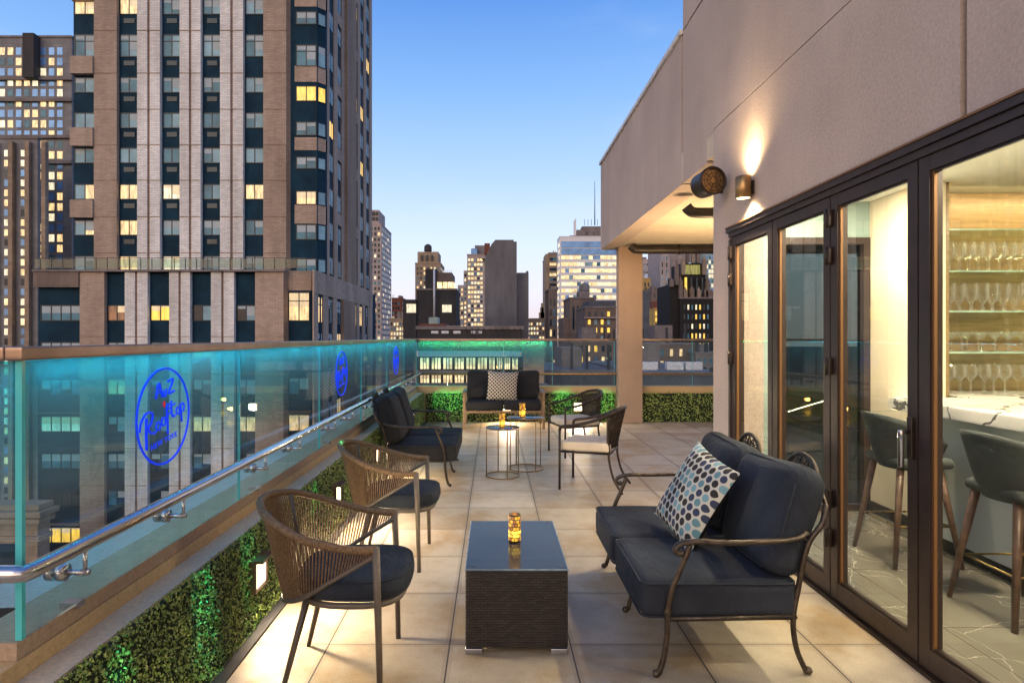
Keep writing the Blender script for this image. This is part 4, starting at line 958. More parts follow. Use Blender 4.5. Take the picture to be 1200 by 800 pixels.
# chamfered brick and right bay
MB().add([(X(337), D - .35, 5.8), (X(345), D + .5, 5.8), (X(345), D + 2, 5.8), (X(337), D + 2, 5.8), (X(337), D - .35, ZT), (X(345), D + .5, ZT), (X(345), D + 2, ZT), (X(337), D + 2, ZT)],
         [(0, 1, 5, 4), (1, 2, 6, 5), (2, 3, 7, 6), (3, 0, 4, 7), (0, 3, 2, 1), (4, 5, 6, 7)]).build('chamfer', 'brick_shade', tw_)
SX = -14.15
MB().box(X(372) - .001, SX - .12, D + .55, D + 20, -45, ZT).build('side_wall', 'spandrel', tw_)
def prism(mb, pts, z0, z1, mi=0):
    n = len(pts); vs = [(x, y, z0) for x, y in pts] + [(x, y, z1) for x, y in pts]
    return mb.add(vs, [tuple(range(n - 1, -1, -1)), tuple(range(n, 2 * n))] + [(i, (i + 1) % n, n + (i + 1) % n, n + i) for i in range(n)], mi)
bayp = [(X(345.2), D - .0), (X(371), D - .0), (SX + .02, D + .62), (SX + .02, D + 1.0), (X(345.2), D + 1.0)]
bay_bands = [(-20, -2), (69, 91), (152, 173), (234, 256), (317, 334)]
specs = []
for y0, y1 in [(77, 96), (161, 176), (240, 262)] + [(-30, 8)]:
    prism(MB(), bayp, Z(y1), Z(y0)).build('bay_band', 'brick_brown', tw_)
prism(MB(), [(x - .0, y + .05) for x, y in bayp], 5.8, ZT).build('bay_core', 'spandrel', tw_)
for y0, y1, lit in [(14, 29, 0), (53, 78, 0), (101, 119, 2), (143, 159, 0), (184, 198, 0), (224, 240, 1), (263, 281, 0), (303, 319, 0)]:
    h_ = (y1 - y0) * S; z0 = Z(y1)
    m1, m2 = (('lit_yellow', 'lit_yellow') if lit == 2 else ('lit_warm', 'lit_warm') if lit else ('pane_mid', 'pane_mid'))
    specs.append(((X(359), D + .02, z0), 0, 24 * S, h_, 2, y1 - y0 > 20, True, m1, m2))
    specs.append((((X(371) + SX) / 2 + .03, D + .34, z0), R(45), .74, h_, 1, False, True, 'pane_light' if not lit == 2 else 'lit_yellow', 'pane_light'))
# left corner bay bands
for y0, y1 in ((68.8, 89), (152, 173), (235.7, 256), (-16, 3), (319, 330)):
    MB().box(X(86.6), X(113), D - .5, D + .018, Z(y1), Z(y0)).build('bay_band', 'brick_brown', tw_)
cols_ = [(87.2, 112.8), (140.2, 163), (190.6, 212.6), (237.9, 259.6), (287.4, 310)]
LIT = {(17.5, 0): 'lit_warm', (17.5, 1): 'lit_warm', (234, 0): 'lit_warm', (234, 1): 'lit_warm', (234, 2): 'lit_white', (234, 4): 'lit_warm', (276, 0): 'lit_warm', (276, 1): 'lit_warm', (318, 1): 'lit_warm', (318, 2): 'lit_white', (-24.5, 3): 'lit_warm'}
rt = random.Random(21)
for y in bots:
    tall = y == 67
    for ci, (a, b_) in enumerate(cols_):
        h_ = (26 if tall else 18) * S; m1, m2 = rt.choice(['pane_light', 'pane_mid', 'pane_mid']), rt.choice(['pane_light', 'pane_mid', 'pane_light'])
        if (y, ci) in LIT: m2 = LIT[(y, ci)]; m1 = m2 if not (ci == 0 and y > 200) else 'pane_light'
        specs.append(((X((a + b_) / 2), D + .018, Z(y)), 0, (b_ - a) * S - .05, h_, 2, tall, True, m1, m2))
        if ci in (1, 2, 3) and rt.random() < .85 or (ci == 1 and False):
            MB().box(X(a + 5), X(b_ - 5), D - .03, D + .018, Z(y + 10), Z(y + 4.5)).build('vent_grille', 'pane_dark', tw_)
# side face strips
def Yp(px): return SX * F / (px - CX)
sp_ = [(386.3, 391.6, 0), (396, 400.6, 1), (415, 419.3, 1), (422.6, 426.3, 0), (429.5, 433.2, 0)]
solid = [(382, 386.2), (391.7, 395.9), (400.7, 404), (404, 414.9), (419.4, 422.5), (426.4, 429.4), (433.3, 436)]
for i, (a, b_) in enumerate(solid):
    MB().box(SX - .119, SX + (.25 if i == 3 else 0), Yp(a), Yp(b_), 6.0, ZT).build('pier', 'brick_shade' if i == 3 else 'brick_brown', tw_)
for si, (a, b_, bands) in enumerate(sp_):
    ya, yb = Yp(a), Yp(b_)
    for k_, y in enumerate(bots + [-66.5 - 42 * q for q in range(8)]):
        z0 = Z(y)
        lit = (k_ == 4 and si == 0) or (k_ == 6 and si == 3) or rt.random() < .04
        specs.append(((SX - .118, (ya + yb) / 2, z0), R(90), yb - ya - .15, 1.5, 2, False, True, 'lit_yellow' if lit else 'pane_mid', 'pane_light' if not lit else 'lit_yellow'))
        if bands and k_ % 2 == 0: MB().box(SX - .118, SX - .01, ya + .01, yb - .01, z0 - 1.2, z0 - .1).build('bay_band', 'brick_brown', tw_)
put_windows(tw_, specs, 100)

# --- podium of the tower
D = 47.0; S = D / F
X = lambda px: XP(px, D)
Z = lambda y: ZP(y, D)
pod = thing('brick_annex', 'lower striped brick wing with roof railing in front of the apartment tower', 'apartment building')
ZP0 = Z(319)
PSX = SX + .35
MB().box(X(45), X(334), D + .02, D + 2.4, -45, ZP0 - .1).box(X(334) + .001, PSX - .12, D + .8, D + 24, -45, ZP0 - .1).build('spandrel_wall', 'spandrel', pod)
pp = [(97, 125.5, 'brick_brown', 0), (149.3, 175.8, 'brick_light', 1), (201, 225.3, 'brick_light', 1), (249.6, 276.4, 'brick_light', 1), (301, 334, 'brick_brown', 0)]
for a, b_, mt, stripe in pp:
    if stripe:
        c_ = (a + b_) / 2
        o = MB().box(X(a), X(c_ - 1.4), D - .35, D + .019, -45, ZP0).box(X(c_ + 1.4), X(b_), D - .35, D + .019, -45, ZP0).build('pier', mt, pod)
        MB().box(X(c_ - 1.4), X(c_ + 1.4), D - .26, D + .018, -45, ZP0 - .02).build('brick_stripe', 'brick_stripe', o)
    else: MB().box(X(a), X(b_), D - .35, D + .019, -45, ZP0).build('pier', mt, pod)
MB().box(X(44), X(96.5), D - .45, D + .018, Z(337), ZP0).build('brick_band', 'stone_brown', pod)
MB().box(X(43.5), X(336), D - .55, D + 2.6, ZP0 + .002, ZP0 + .16).build('parapet_coping', 'stone_grey', pod)
mb = MB().box(X(44), X(360), D - .3, D - .26, ZP0 + 1.05, ZP0 + 1.10)
for px in range(50, 360, 13): mb.box(X(px), X(px) + .05, D - .3, D - .25, ZP0 + .16, ZP0 + 1.049)
mb.build('roof_railing', 'winframe', pod)
MB().box(X(44), X(360), D - .285, D - .275, ZP0 + .3, ZP0 + 1.0).build('railing_glass', 'roof_rail_glass', pod)
specs = []
pcols = [(47.5, 96.3), (126, 149), (176.2, 200.6), (225.7, 249.2), (276.9, 300.6)]
PL = {(0, 1): 'lit_amberdim', (0, 2): 'lit_yellow', (2, 1): 'lit_warm', (3, 3): 'lit_warm', (3, 4): 'lit_warm', (6, 0): 'lit_yellow', (6, 1): 'lit_yellow', (1, 3): 'lit_white', (3, 0): 'lit_white', (5, 4): 'lit_warm'}
emit('lit_amberdim', (.45, .16, .04), .6, .8)
rows_p = [376 + 43.3 * k_ for k_ in range(11)]
for k_, y in enumerate(rows_p):
    for ci, (a, b_) in enumerate(pcols):
        m1, m2 = rt.choice(['pane_mid', 'pane_dark']), rt.choice(['pane_mid', 'pane_dark', 'pane_light'])
        if (k_, ci) in PL: m1 = m2 = PL[(k_, ci)]
        if k_ == 0 and ci == 1: m1 = 'lit_amberdim'
        specs.append(((X((a + b_) / 2), D + .018, Z(y)), 0, (b_ - a) * S - .06, 18.5 * S, 4 if ci == 0 else 2, False, True, m1, m2))
    MB().box(X(45), X(96.5), D - .2, D + .017, Z(y + 22), Z(y + 20)).build('sill_band', 'stone_brown', pod) if k_ % 3 == 2 else None
    if k_: 
        mb = MB()
        for a, b_, mt, st_ in pp: mb.box(X(a) - .01, X(b_) + .01, D - .37, D - .351, Z(y - 25) - .02, Z(y - 25) + .02)
        mb.build('floor_joint', 'brick_shade', pod)
# chamfer + bay + side
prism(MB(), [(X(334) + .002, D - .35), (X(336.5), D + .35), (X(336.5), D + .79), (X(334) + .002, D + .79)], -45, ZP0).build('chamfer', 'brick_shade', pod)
bp = [(X(336.6), D + .3), (X(363), D + .3), (PSX - .01, D + .95), (PSX - .01, D + 1.2), (X(336.6), D + 1.2)]
prism(MB(), bp, Z(340), ZP0 + .16).build('bay_band', 'brick_brown', pod)
prism(MB(), [(x - .03, y + .05) for x, y in bp], -45, Z(340) - .002).build('bay_core', 'spandrel', pod)
for k_, y in enumerate(rows_p[:8]):
    lit = k_ in (0, 3, 5)
    specs.append(((X(349), D + .34, Z(y)), 0, 25 * S, (34 if k_ == 0 else 20) * S, 2, k_ == 0, True, 'lit_warm' if lit else 'pane_mid', 'lit_warm' if lit else 'pane_dark'))
def Yq(px): return PSX * F / (px - CX)
sq = [(373, 379), (385, 390.5), (395, 400.5), (414.5, 418.5), (421.5, 425), (428, 431.5)]
edges = [368] + [e for q in sq for e in q] + [436.5]
for i in range(0, len(edges), 2):
    dark = i == 6
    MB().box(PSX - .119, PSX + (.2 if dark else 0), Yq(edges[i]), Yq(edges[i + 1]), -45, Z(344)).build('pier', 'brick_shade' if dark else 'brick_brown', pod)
MB().box(PSX - .119, PSX + .03, Yq(368), Yq(436.5), Z(344) + .001, ZP0 + .1).build('brick_band', 'brick_brown', pod)
for i, (a, b_) in enumerate(sq):
    ya, yb = Yq(a), Yq(b_)
    for k_ in range(7):
        z0 = Z(378 + 43.3 * k_); lit = (i < 1 and k_ == 0) or rt.random() < .15
        specs.append(((PSX - .118, (ya + yb) / 2, z0), R(90), yb - ya - .1, 2.1, 2, True, True, 'lit_warm' if lit else 'pane_dark', 'pane_mid' if not lit else 'lit_warm'))
put_windows(pod, specs, 100)

# --- generic city building
def box_building(name, label, cat, px0, px1, ytop, D, depth, wall, win=None, group=None, zb=-45, sides=True, cap=60, ymax=450, extra=None, seed=1):
    g = thing(name, label, cat, group=group); S = D / F; rr = random.Random(seed)
    x0, x1 = XP(px0, D), XP(px1, D); zt = ZP(ytop, D)
    MB().box(x0, x1, D, D + depth, zb, zt).build('wall', wall, g)
    MB().box(x0 - .15, x1 + .15, D - .15, D + depth, zt + .002, zt + .35 * max(1, D / 200)).build('roof_edge', wall if D > 200 else 'stone_grey', g)
    if depth > 5 and name not in ('dark_block', 'loft_building', 'gothic_tower', 'glass_office', 'stone_block', 'tiered_building', 'skyscraper', 'art_deco_tower', 'stepped_tower', 'ornate_building', 'office_tower', 'lit_building'):
        W0 = x1 - x0; hh = min(W0 * .35, 4.0); a0 = x0 + W0 * rr.uniform(.1, .5)
        MB().box(a0, a0 + W0 * .32, D + depth * .3, D + depth * .7, zt + .003, zt + hh).build('roof_bulkhead', 'stone_grey', g)
        mb = MB()
        for _ in range(3):
            q = x0 + W0 * rr.random(); mb.box(q, q + .3, D + 1, D + 1.3, zt + .003, zt + rr.uniform(.8, hh + .8))
        mb.build('vent_stacks', 'winframe', g)
    if win:
        # win: (first row top y, row step px, height px, column step px, width px, lit chance, lit materials, unlit materials, margin px, panes)
        y0, dy, h_, dx, w_, pl, lm, um, mg, npn = win; specs = []
        y = y0
        while y < ymax:
            px = px0 + mg
            while px + w_ <= px1 - mg + .5:
                m1, m2 = pane(pl, rr, lm, um); specs.append(((XP(px + w_ / 2, D), D - .01, ZP(y + h_, D)), 0, w_ * S, h_ * S, npn, False, False, m1, m2)); px += dx
            y += dy
        if sides:
            xs_ = x1 if px1 < CX else x0 if px0 > CX else None
            if xs_ is not None:
                sg = 1 if px1 < CX else -1; q = D + mg * S + .5
                while q + w_ * S < D + depth:
                    y = y0
                    while y < ymax:
                        m1, m2 = pane(pl * .8, rr, lm, um); specs.append(((xs_ + sg * .01, q + w_ * S / 2, ZP(y + h_, D)), R(90) * sg, w_ * S, h_ * S, npn, False, False, m1, m2)); y += dy
                    q += dx * S
        put_windows(g, specs, cap)
    return g, S
CITY = ('lit_city', 'lit_white', 'lit_warm'); UN = ('pane_dark', 'pane_mid', 'pane_dark'); UNL = ('pane_mid', 'pane_light', 'pane_dark')
# far left office block
g, S = box_building('office_tower', 'brownish stone office tower with rows of lit windows at the far left edge', 'office tower', -70, 84, 44.6, 100, 30, 'stone_taupe',
                    (56, 12.15, 8.6, 9.65, 6.4, .38, ('lit_warm', 'lit_warm', 'lit_white'), ('pane_sky', 'pane_sky', 'pane_mid'), 2, 1), cap=100, sides=False, ymax=640, seed=5)
MB().box(XP(29, 99), XP(42, 99), 98.5, 99.98, ZP(92, 99), ZP(44, 99) + .5).build('vent_tower', 'brick_dark', g)
for y in (92, 117, 160, 190):
    MB().box(XP(-70, 99.6), XP(84, 99.6), 99.5, 99.98, ZP(y, 99.6) - .25, ZP(y, 99.6) + .25).build('string_course', 'stone_grey', g)
g, S = box_building('office_wing', 'dark brown lower wing with lit windows left of the striped brick wing', 'office building', -60, 44, 163, 92, .6, 'stone_taupe',
                    (176, 11.6, 7.5, 19.4, 9, .6, ('lit_warm', 'lit_city', 'lit_white'), ('pane_sky', 'pane_dark'), 7, 2), cap=60, sides=False, ymax=640, seed=9)
for k_ in range(4):
    px = 1 + k_ * 19.4 - 10; MB().box(XP(px, 91.5), XP(px + 5, 91.5), 91.3, 91.98, -45, ZP(166, 91.5)).build('pilaster', 'stone_beige', g)
# classic stone building seen through the corner glass
g, S = box_building('stone_building', 'old beige stone building with a carved cornice seen through the corner glass', 'building', -260, 44, 604, 36, 1.0, 'stone_beige',
                    (636, 54, 34, 36, 19, .12, ('lit_warm',), ('pane_dark', 'pane_dark', 'pane_mid'), 8, 2), cap=40, sides=False, ymax=900, seed=3)
mb = MB()
for q, (dz, e) in enumerate(((0, .25), (-.35, .6), (-.8, .35), (-1.9, .2))): mb.box(XP(-260, 36), XP(44, 36) + e, 36 - e, 36 + .95 + e * .1, ZP(604, 36) + dz + .4, ZP(604, 36) + dz + .7)
mb.build('cornice', 'stone_beige', g)
# skyline
g, S = box_building('skyscraper', 'tall grey residential skyscraper just right of the brick tower', 'skyscraper', 424, 447, 263, 350, 34, 'stone_pale',
                    (266, 6.4, 3.6, 4.3, 2.6, .14, CITY, UN, 1.5, 1), cap=100, ymax=395, seed=11)
MB().box(XP(431, 352), XP(444, 352), 352, 372, ZP(262, 352), ZP(246, 352)).build('crown', 'stone_pale', g)
for y in (248, 254): 
    for px in (432, 436, 440): MB().box(XP(px, 351), XP(px + 2.6, 351), 351.3, 351.99, ZP(y + 4, 351), ZP(y, 351)).build('crown_opening', 'pane_dark', g)
box_building('apartment_building', 'pinkish brick apartment block low between the grey skyscraper and dark block', 'apartment building', 459, 471.5, 350, 420, 20, 'brick_red', (354, 5.5, 3, 3.2, 1.8, .15, CITY, UN, 1, 1), cap=20, ymax=372, seed=2)
box_building('low_building', 'low building with warm lit windows at the foot of the grey skyscraper', 'building', 457, 487, 374, 300, 20, 'stone_beige', (378, 5.6, 3.4, 3.4, 2, .65, CITY, UN, 1, 1), cap=40, ymax=395, seed=4)
g, S = box_building('art_deco_tower', 'beige art deco tower with a domed water tank behind the dark block', 'tower', 486.5, 516.5, 309, 300, 22, 'stone_beige', (313, 5.6, 3.2, 4, 1.9, .4, CITY, UN, 2, 1), cap=40, ymax=345, seed=6)
MB().box(XP(489.3, 303), XP(513.6, 303), 303, 318, ZP(309, 303), ZP(295, 303)).build('upper_tier', 'stone_beige', g)
for px in (493, 499, 505): MB().box(XP(px, 302), XP(px + 2.5, 302), 302.2, 302.99, ZP(305, 302), ZP(299, 302)).build('window', 'pane_dark', g)
MB().lathe([(0, 3.8), (1.0, 3.5), (1.9, 2.6), (2.0, 0)], (XP(501.5, 308), 308, ZP(294.5, 308)), 16).build('water_tank', 'brick_dark', g)
# dark block with pipe
g, S = box_building('dark_block', 'charcoal rooftop block with a tall white vent pipe and lit penthouse', 'building', 488, 534.5, 340, 120, 14, 'brick_dark', None, seed=8)
S = 120 / F
MB().box(XP(472.7, 120), XP(487.9, 120), 119.5, 134, -45, ZP(351, 120)).build('side_wing', 'brick_dark', g)
MB().box(XP(498.3, 121), XP(511.2, 121), 121, 129, ZP(340, 121), ZP(315, 121)).build('chimney_tower', 'brick_dark', g)
MB().box(XP(511.3, 122), XP(531.5, 122), 122, 130, ZP(340, 122), ZP(330, 122)).build('penthouse', 'lit_shop', g)
MB().box(XP(511.3, 121), XP(529.5, 121), 121.5, 131, ZP(330, 121) + .01, ZP(319, 121)).build('roof_slab', 'stone_brown', g)
mb = MB()
for q in range(9): mb.box(XP(512 + q * 2.1, 121.4), XP(512.3 + q * 2.1, 121.4), 121.3, 121.4, ZP(319, 121), ZP(316.4, 121))
mb.build('roof_rail', 'winframe', g)
for q in (511.5, 518, 524, 530.5): MB().box(XP(q, 121.7), XP(q + .7, 121.7), 121.7, 121.9, ZP(340, 121.7), ZP(330, 121.7)).build('post', 'brick_dark', g)
MB().tube([(XP(508.8, 119), 119, ZP(373, 119)), (XP(508.8, 119), 119, ZP(315.5, 119))], .20, 10).build('vent_pipe', 'white_metal', g)
for a, b_, y0, y1 in ((476, 487, 356, 366), (518, 529, 357, 365.5)):
    wo = MB().box(XP(a, 119), XP(b_, 119), 119.38, 119.48, ZP(y1, 119), ZP(y0, 119)).build('window', 'lit_white', g)
    MB().box(XP(a, 119) - .1, XP(b_, 119) + .1, 119.40, 119.475, ZP(y1, 119) - .1, ZP(y1, 119) - .001).build('sill', 'white_metal', wo)
# stepped lit tower
g, S = box_building('stepped_tower', 'stepped office tower with bright windows left of the blank grey wall', 'office tower', 547.5, 569, 299, 220, 20, 'stone_pale', (303, 5.4, 3.0, 3.6, 2.7, .72, ('lit_city', 'lit_city', 'lit_white', 'lit_warm'), UNL, 1, 1), cap=80, ymax=395, sides=False, seed=12)
for a, b_, yt in ((536.5, 543.2, 334), (543.3, 547.4, 317)):
    MB().box(XP(a, 221), XP(b_, 221), 221, 236, -45, ZP(yt, 221)).build('setback_tier', 'stone_pale', g)
    sp2 = []
    y = yt + 4
    while y < 395:
        q = a + .8
        while q + 2 < b_:
            m1, m2 = pane(.6, rnd, CITY, UNL); sp2.append(((XP(q + 1.1, 221), 220.97, ZP(y + 3, 221)), 0, 2.1 * 221 / F, 2.9 * 221 / F, 1, False, False, m1, m2)); q += 3
        y += 5.4
    put_windows(g, sp2, 12)
MB().box(XP(552, 222), XP(559, 222), 222, 226, ZP(299, 222) + .4, ZP(291, 222)).build('roof_unit', 'pane_sky', g)
MB().box(XP(556.5, 224), XP(571, 224), 224, 232, ZP(299, 222) + .4, ZP(286.5, 222)).build('roof_house', 'stone_grey', g)
MB().box(XP(567.8, 219), XP(574.2, 219), 217, 219.5, ZP(298, 219), ZP(286, 219)).build('red_tank', 'brick_red', g)
MB().box(XP(564.5, 219), XP(578, 219), 216.5, 219.9, ZP(304, 219), ZP(301, 219)).build('ledge', 'stone_pale', g)
# blank wall towers
g = thing('windowless_tower', 'blank grey concrete tower with a sloped top in the middle of the skyline', 'tower')
mb = MB(); D = 150
prism_pts = [(XP(568, D), ZP(303, D)), (XP(576, D), ZP(286, D)), (XP(580.5, D), ZP(281, D)), (XP(602, D), ZP(281, D)), (XP(602, D), ZP(283, D)), (XP(605.6, D), ZP(283, D)), (XP(605.6, D), -45), (XP(568, D), -45)]
n = len(prism_pts); vs = [(x, D, z) for x, z in prism_pts] + [(x, D + 16, z) for x, z in prism_pts]
mb.add(vs, [tuple(range(n)), tuple(range(2 * n - 1, n - 1, -1))] + [(i, n + i, n + (i + 1) % n, (i + 1) % n) for i in range(n)]); mb.build('wall', 'concrete_grey', g)
g = thing('windowless_tower', 'shorter blank grey tower to the right of the sloped one', 'tower')
MB().box(XP(605.9, 153), XP(619.5, 153), 153, 168, -45, ZP(319.5, 153)).build('wall', 'concrete_grey', g)
MB().box(XP(617, 153), XP(619.3, 153), 153.3, 156, ZP(319.5, 153) + .001, ZP(317.3, 153)).build('roof_hatch', 'concrete_grey', g)
# low loft building beyond the far railing
D = 60; S = D / F
g, _ = box_building('loft_building', 'low dark loft building with bright shop windows just beyond the far railing', 'building', 489, 612, 386, D, 6, 'brick_dark', None, seed=1)
MB().box(XP(489, D), XP(521, D), D + 1, D + 6, ZP(386, D) + .4, ZP(379, D)).build('brick_shed', 'brick_red', g)
MB().box(XP(500.5, D), XP(511, D), D + 1.5, D + 4, ZP(379, D) + .01, ZP(371, D)).build('teal_unit', 'wall_teal', g)
MB().box(XP(520, D), XP(540, D), D + 2, D + 7, ZP(386, D) + .4, ZP(381.5, D)).build('canopy', 'white_metal', g)
for q in (505, 517, 531, 552, 556): MB().bevbox(XP(q, D), XP(q + 9, D), D - .1, D + .8, ZP(391, D), ZP(387.5, D), .08).build('skylight', 'white_metal', g)
mb = MB()
for q in range(546, 610, 7): mb.box(XP(q, D), XP(q + .6, D), D - .3, D - .2, ZP(397, D), ZP(384, D))
mb.build('roof_posts', 'winframe', g)
MB().box(XP(470, D), XP(640, D), D - 4, D - .1, -45, ZP(452, D - 4)).build('lower_roof', 'roofing', g)
MB().box(XP(489, D), XP(612, D), D - .5, D - .02, ZP(417.5, D), ZP(411, D)).build('white_fascia', 'white_metal', g)
MB().box(XP(489, D), XP(612, D), D - .4, D - .02, ZP(437, D), ZP(433.5, D)).build('white_fascia', 'stone_grey', g)
specs = []
for r_i, (y0, y1) in enumerate(((418.2, 433), (437.5, 450))):
    q = 491
    while q < 608:
        wd = 13.5 if q < 570 else 9
        specs.append(((XP(q + wd / 2, D), D - .02, ZP(y1, D)), 0, (wd - 1.6) * S, (y1 - y0) * S, 3, False, True, 'lit_shop', 'lit_shop' if rt.random() < .8 else 'lit_white')); q += wd
put_windows(g, specs, 60)
g = thing('beige_building', 'plain beige low wall block right of the bright shop windows', 'building')
MB().box(XP(612.5, D), XP(636.5, D), D - 1, D + 10, -45, ZP(404, D)).build('wall', 'stone_beige', g)
# right of the grey blank tower
g, S = box_building('lit_building', 'low brown building with small lit windows and a spire between grey and glass towers', 'building', 621, 645, 374, 260, 15, 'stone_brown', (378, 5.4, 3, 3.4, 2, .6, CITY, UN, 1, 1), cap=50, ymax=440, seed=14)
mb = MB()
for q, (a, b_, y0) in enumerate(((632, 640, 366), (633.5, 638, 360), (634.5, 637, 355))): mb.box(XP(a, 262), XP(b_, 262), 262, 265, ZP(374, 262), ZP(y0, 262))
mb.build('spire', 'stone_beige', g)
g, S = box_building('slab_tower', 'narrow brown slab tower with lit rows left of the glass office', 'office tower', 643, 655, 297, 330, 40, 'stone_beige', (302, 6.0, 3.2, 9.5, 8, .5, ('lit_city', 'lit_warm'), UN, 1, 2), cap=60, ymax=395, sides=False, seed=16)
MB().box(XP(639.5, 330), XP(643, 330) - .01, 330.5, 345, -45, ZP(297, 330) - .2).build('side_wall', 'stone_beige', g)
g, S = box_building('glass_office', 'pale office tower with horizontal lit window bands and roof antenna', 'office tower', 656, 738, 278, 300, 12, 'white_metal', (284, 7.75, 4.4, 4.6, 4.45, .8, ('lit_city', 'lit_white', 'lit_city', 'lit_warm'), ('pane_sky', 'pane_mid', 'pane_light'), 1.8, 1), cap=100, ymax=395, seed=17)
MB().box(XP(657.6, 299.9), XP(738, 299.9), 299.7, 299.95, ZP(290, 300), ZP(283, 300)).box(XP(657.6, 299.9), XP(738, 299.9), 299.7, 299.95, ZP(298.2, 300), ZP(291.2, 300)).build('upper_band', 'pane_sky', g)
MB().add([(XP(673.3, 300), 302, ZP(278, 300)), (XP(676, 300), 302, ZP(278, 300)), (XP(675.8, 300), 302, ZP(254.5, 300)), (XP(673.3, 300), 302, ZP(258, 300)), (XP(673.3, 300), 304, ZP(278, 300)), (XP(676, 300), 304, ZP(278, 300)), (XP(675.8, 300), 304, ZP(254.5, 300)), (XP(673.3, 300), 304, ZP(258, 300))],
         [(0, 1, 2, 3), (7, 6, 5, 4), (0, 4, 5, 1), (1, 5, 6, 2), (2, 6, 7, 3), (3, 7, 4, 0)]).build('roof_fin', 'white_metal', g)
MB().box(XP(668, 300), XP(720, 300), 301, 311, ZP(278, 300) + .5, ZP(275.5, 300)).box(XP(677, 300), XP(688, 300), 303, 308, ZP(275.5, 300), ZP(268, 300)).box(XP(684, 300), XP(706, 300), 305, 311, ZP(275.5, 300), ZP(263, 300)).build('plant_room', 'stone_grey', g)
mb = MB().tube([(XP(697, 305), 305, ZP(264, 305)), (XP(697, 305), 305, ZP(240, 305)), (XP(697, 305), 305, ZP(212, 305))], [.28, .2, .1], 6)
for q in (685, 689, 693, 700): mb.tube([(XP(q, 305), 305, ZP(264, 305)), (XP(q, 305), 305, ZP(257, 305))], .12, 5)
mb.build('antenna', 'winframe', g)
g, S = box_building('stone_block', 'dark brown ribbed stone block with a rooftop tank before the glass office', 'building', 668, 698, 350, 130, 12, 'stone_brown', (358, 40, 28, 5, 2.2, .0, CITY, ('pane_dark',), 3, 1), cap=20, ymax=440, sides=False, seed=18)
MB().box(XP(660, 130), XP(668, 130) - .01, 130.5, 140, -45, ZP(372, 130)).build('side_wing', 'stone_brown', g)
MB().box(XP(678.7, 132), XP(691, 132), 132, 136, ZP(350, 132) + .36, ZP(341, 132)).build('tank_stand', 'stone_grey', g)
MB().lathe([(0, 2.0), (1.15, 1.3), (1.2, 0)], (XP(684.8, 134), 134, ZP(341, 134) + .01), 14).build('water_tank', 'concrete_grey', g)
g, S = box_building('tiered_building', 'grey tiered building with yellow windows left of the terrace column', 'building', 686, 722, 361, 110, 12, 'stone_brown', (365, 9.5, 5.6, 7.5, 3.2, .42, ('lit_yellow',), ('pane_dark', 'pane_light'), 3, 1), cap=40, ymax=440, sides=False, seed=20)
MB().box(XP(690, 112), XP(722, 112), 112, 120, ZP(361, 112) + .36, ZP(352, 112)).build('upper_tier', 'roofing', g)
MB().box(XP(684, 110), XP(722, 110), 109.2, 109.84, ZP(373, 110), ZP(371.6, 110)).build('cornice', 'stone_pale', g)
g, S = box_building('brown_building', 'slim brown building beside the slab tower base', 'building', 643, 653, 340, 150, 10, 'stone_brown', (350, 12, 8, 4, 2, .2, CITY, UN, 1.5, 1), cap=16, ymax=440, sides=False, seed=22)
# through the gap between column and pavilion
box_building('apartment_tower', 'pinkish tower far away seen beside the terrace column', 'apartment tower', 750, 764, 305, 500, 20, 'stone_pale', (309, 4.6, 2, 3.2, 1.6, .05, CITY, UNL, 1, 1), cap=20, ymax=340, sides=False, seed=24)
box_building('apartment_tower', 'white balconied tower far behind the gold lit building', 'apartment tower', 764.5, 772.5, 319.5, 400, 20, 'white_metal', (322, 4.4, 2.2, 8, 6, .1, CITY, ('pane_dark',), 1, 1), cap=20, ymax=360, sides=False, seed=25)
box_building('ornate_building', 'orange lit stone block immediately right of the terrace column', 'building', 750, 762.5, 327, 320, 12, 'gold_lit_stone', (331, 7, 5, 4, 2, .25, ('lit_yellow',), ('pane_dark',), 1, 1), cap=12, ymax=345, sides=False, seed=26)
box_building('grey_block', 'blue grey rooftop block low beside the terrace column', 'building', 746, 761, 341, 200, 12, 'roofing', None, seed=27)
box_building('pale_tower', 'tall pale stone slab tower left of the dark gothic tower', 'tower', 773.5, 785, 280, 330, 26, 'stone_pale', (284, 8, 5, 5, 1.5, .04, CITY, UNL, 2, 1), cap=20, ymax=372, sides=False, seed=28)
box_building('pale_tower', 'broad pale wall tower behind the dark gothic tower', 'tower', 785.5, 806, 275, 360, 20, 'stone_pale', None, seed=29)
box_building('green_glass_tower', 'green tinted glass tower at the right behind the gothic tower', 'office tower', 824, 842, 270, 340, 20, 'wall_teal', (272, 5.5, 4, 3, 2.4, .3, ('lit_white',), ('pane_mid', 'pane_sky'), .5, 1), cap=30, ymax=400, sides=False, seed=30)
g, S = box_building('ornate_building', 'gold lit ornate building with arched top floor beneath the skyline towers', 'building', 766.5, 782, 362, 230, 12, 'gold_lit_stone', (365, 7, 4.6, 3.6, 2, .6, ('lit_yellow', 'lit_white'), ('pane_dark',), 1.4, 1), cap=24, ymax=400, sides=False, seed=31)
MB().box(XP(765, 232), XP(775, 232), 232, 240, ZP(361, 232), ZP(353, 232)).build('roof_tier', 'brick_red', g)
box_building('brown_building', 'dark roofed building with a mast frame between gold and gothic buildings', 'building', 764, 783, 341, 300, 14, 'stone_brown', (345, 8, 4, 6, 2, .2, CITY, UN, 2, 1), cap=12, ymax=362, sides=False, seed=32)
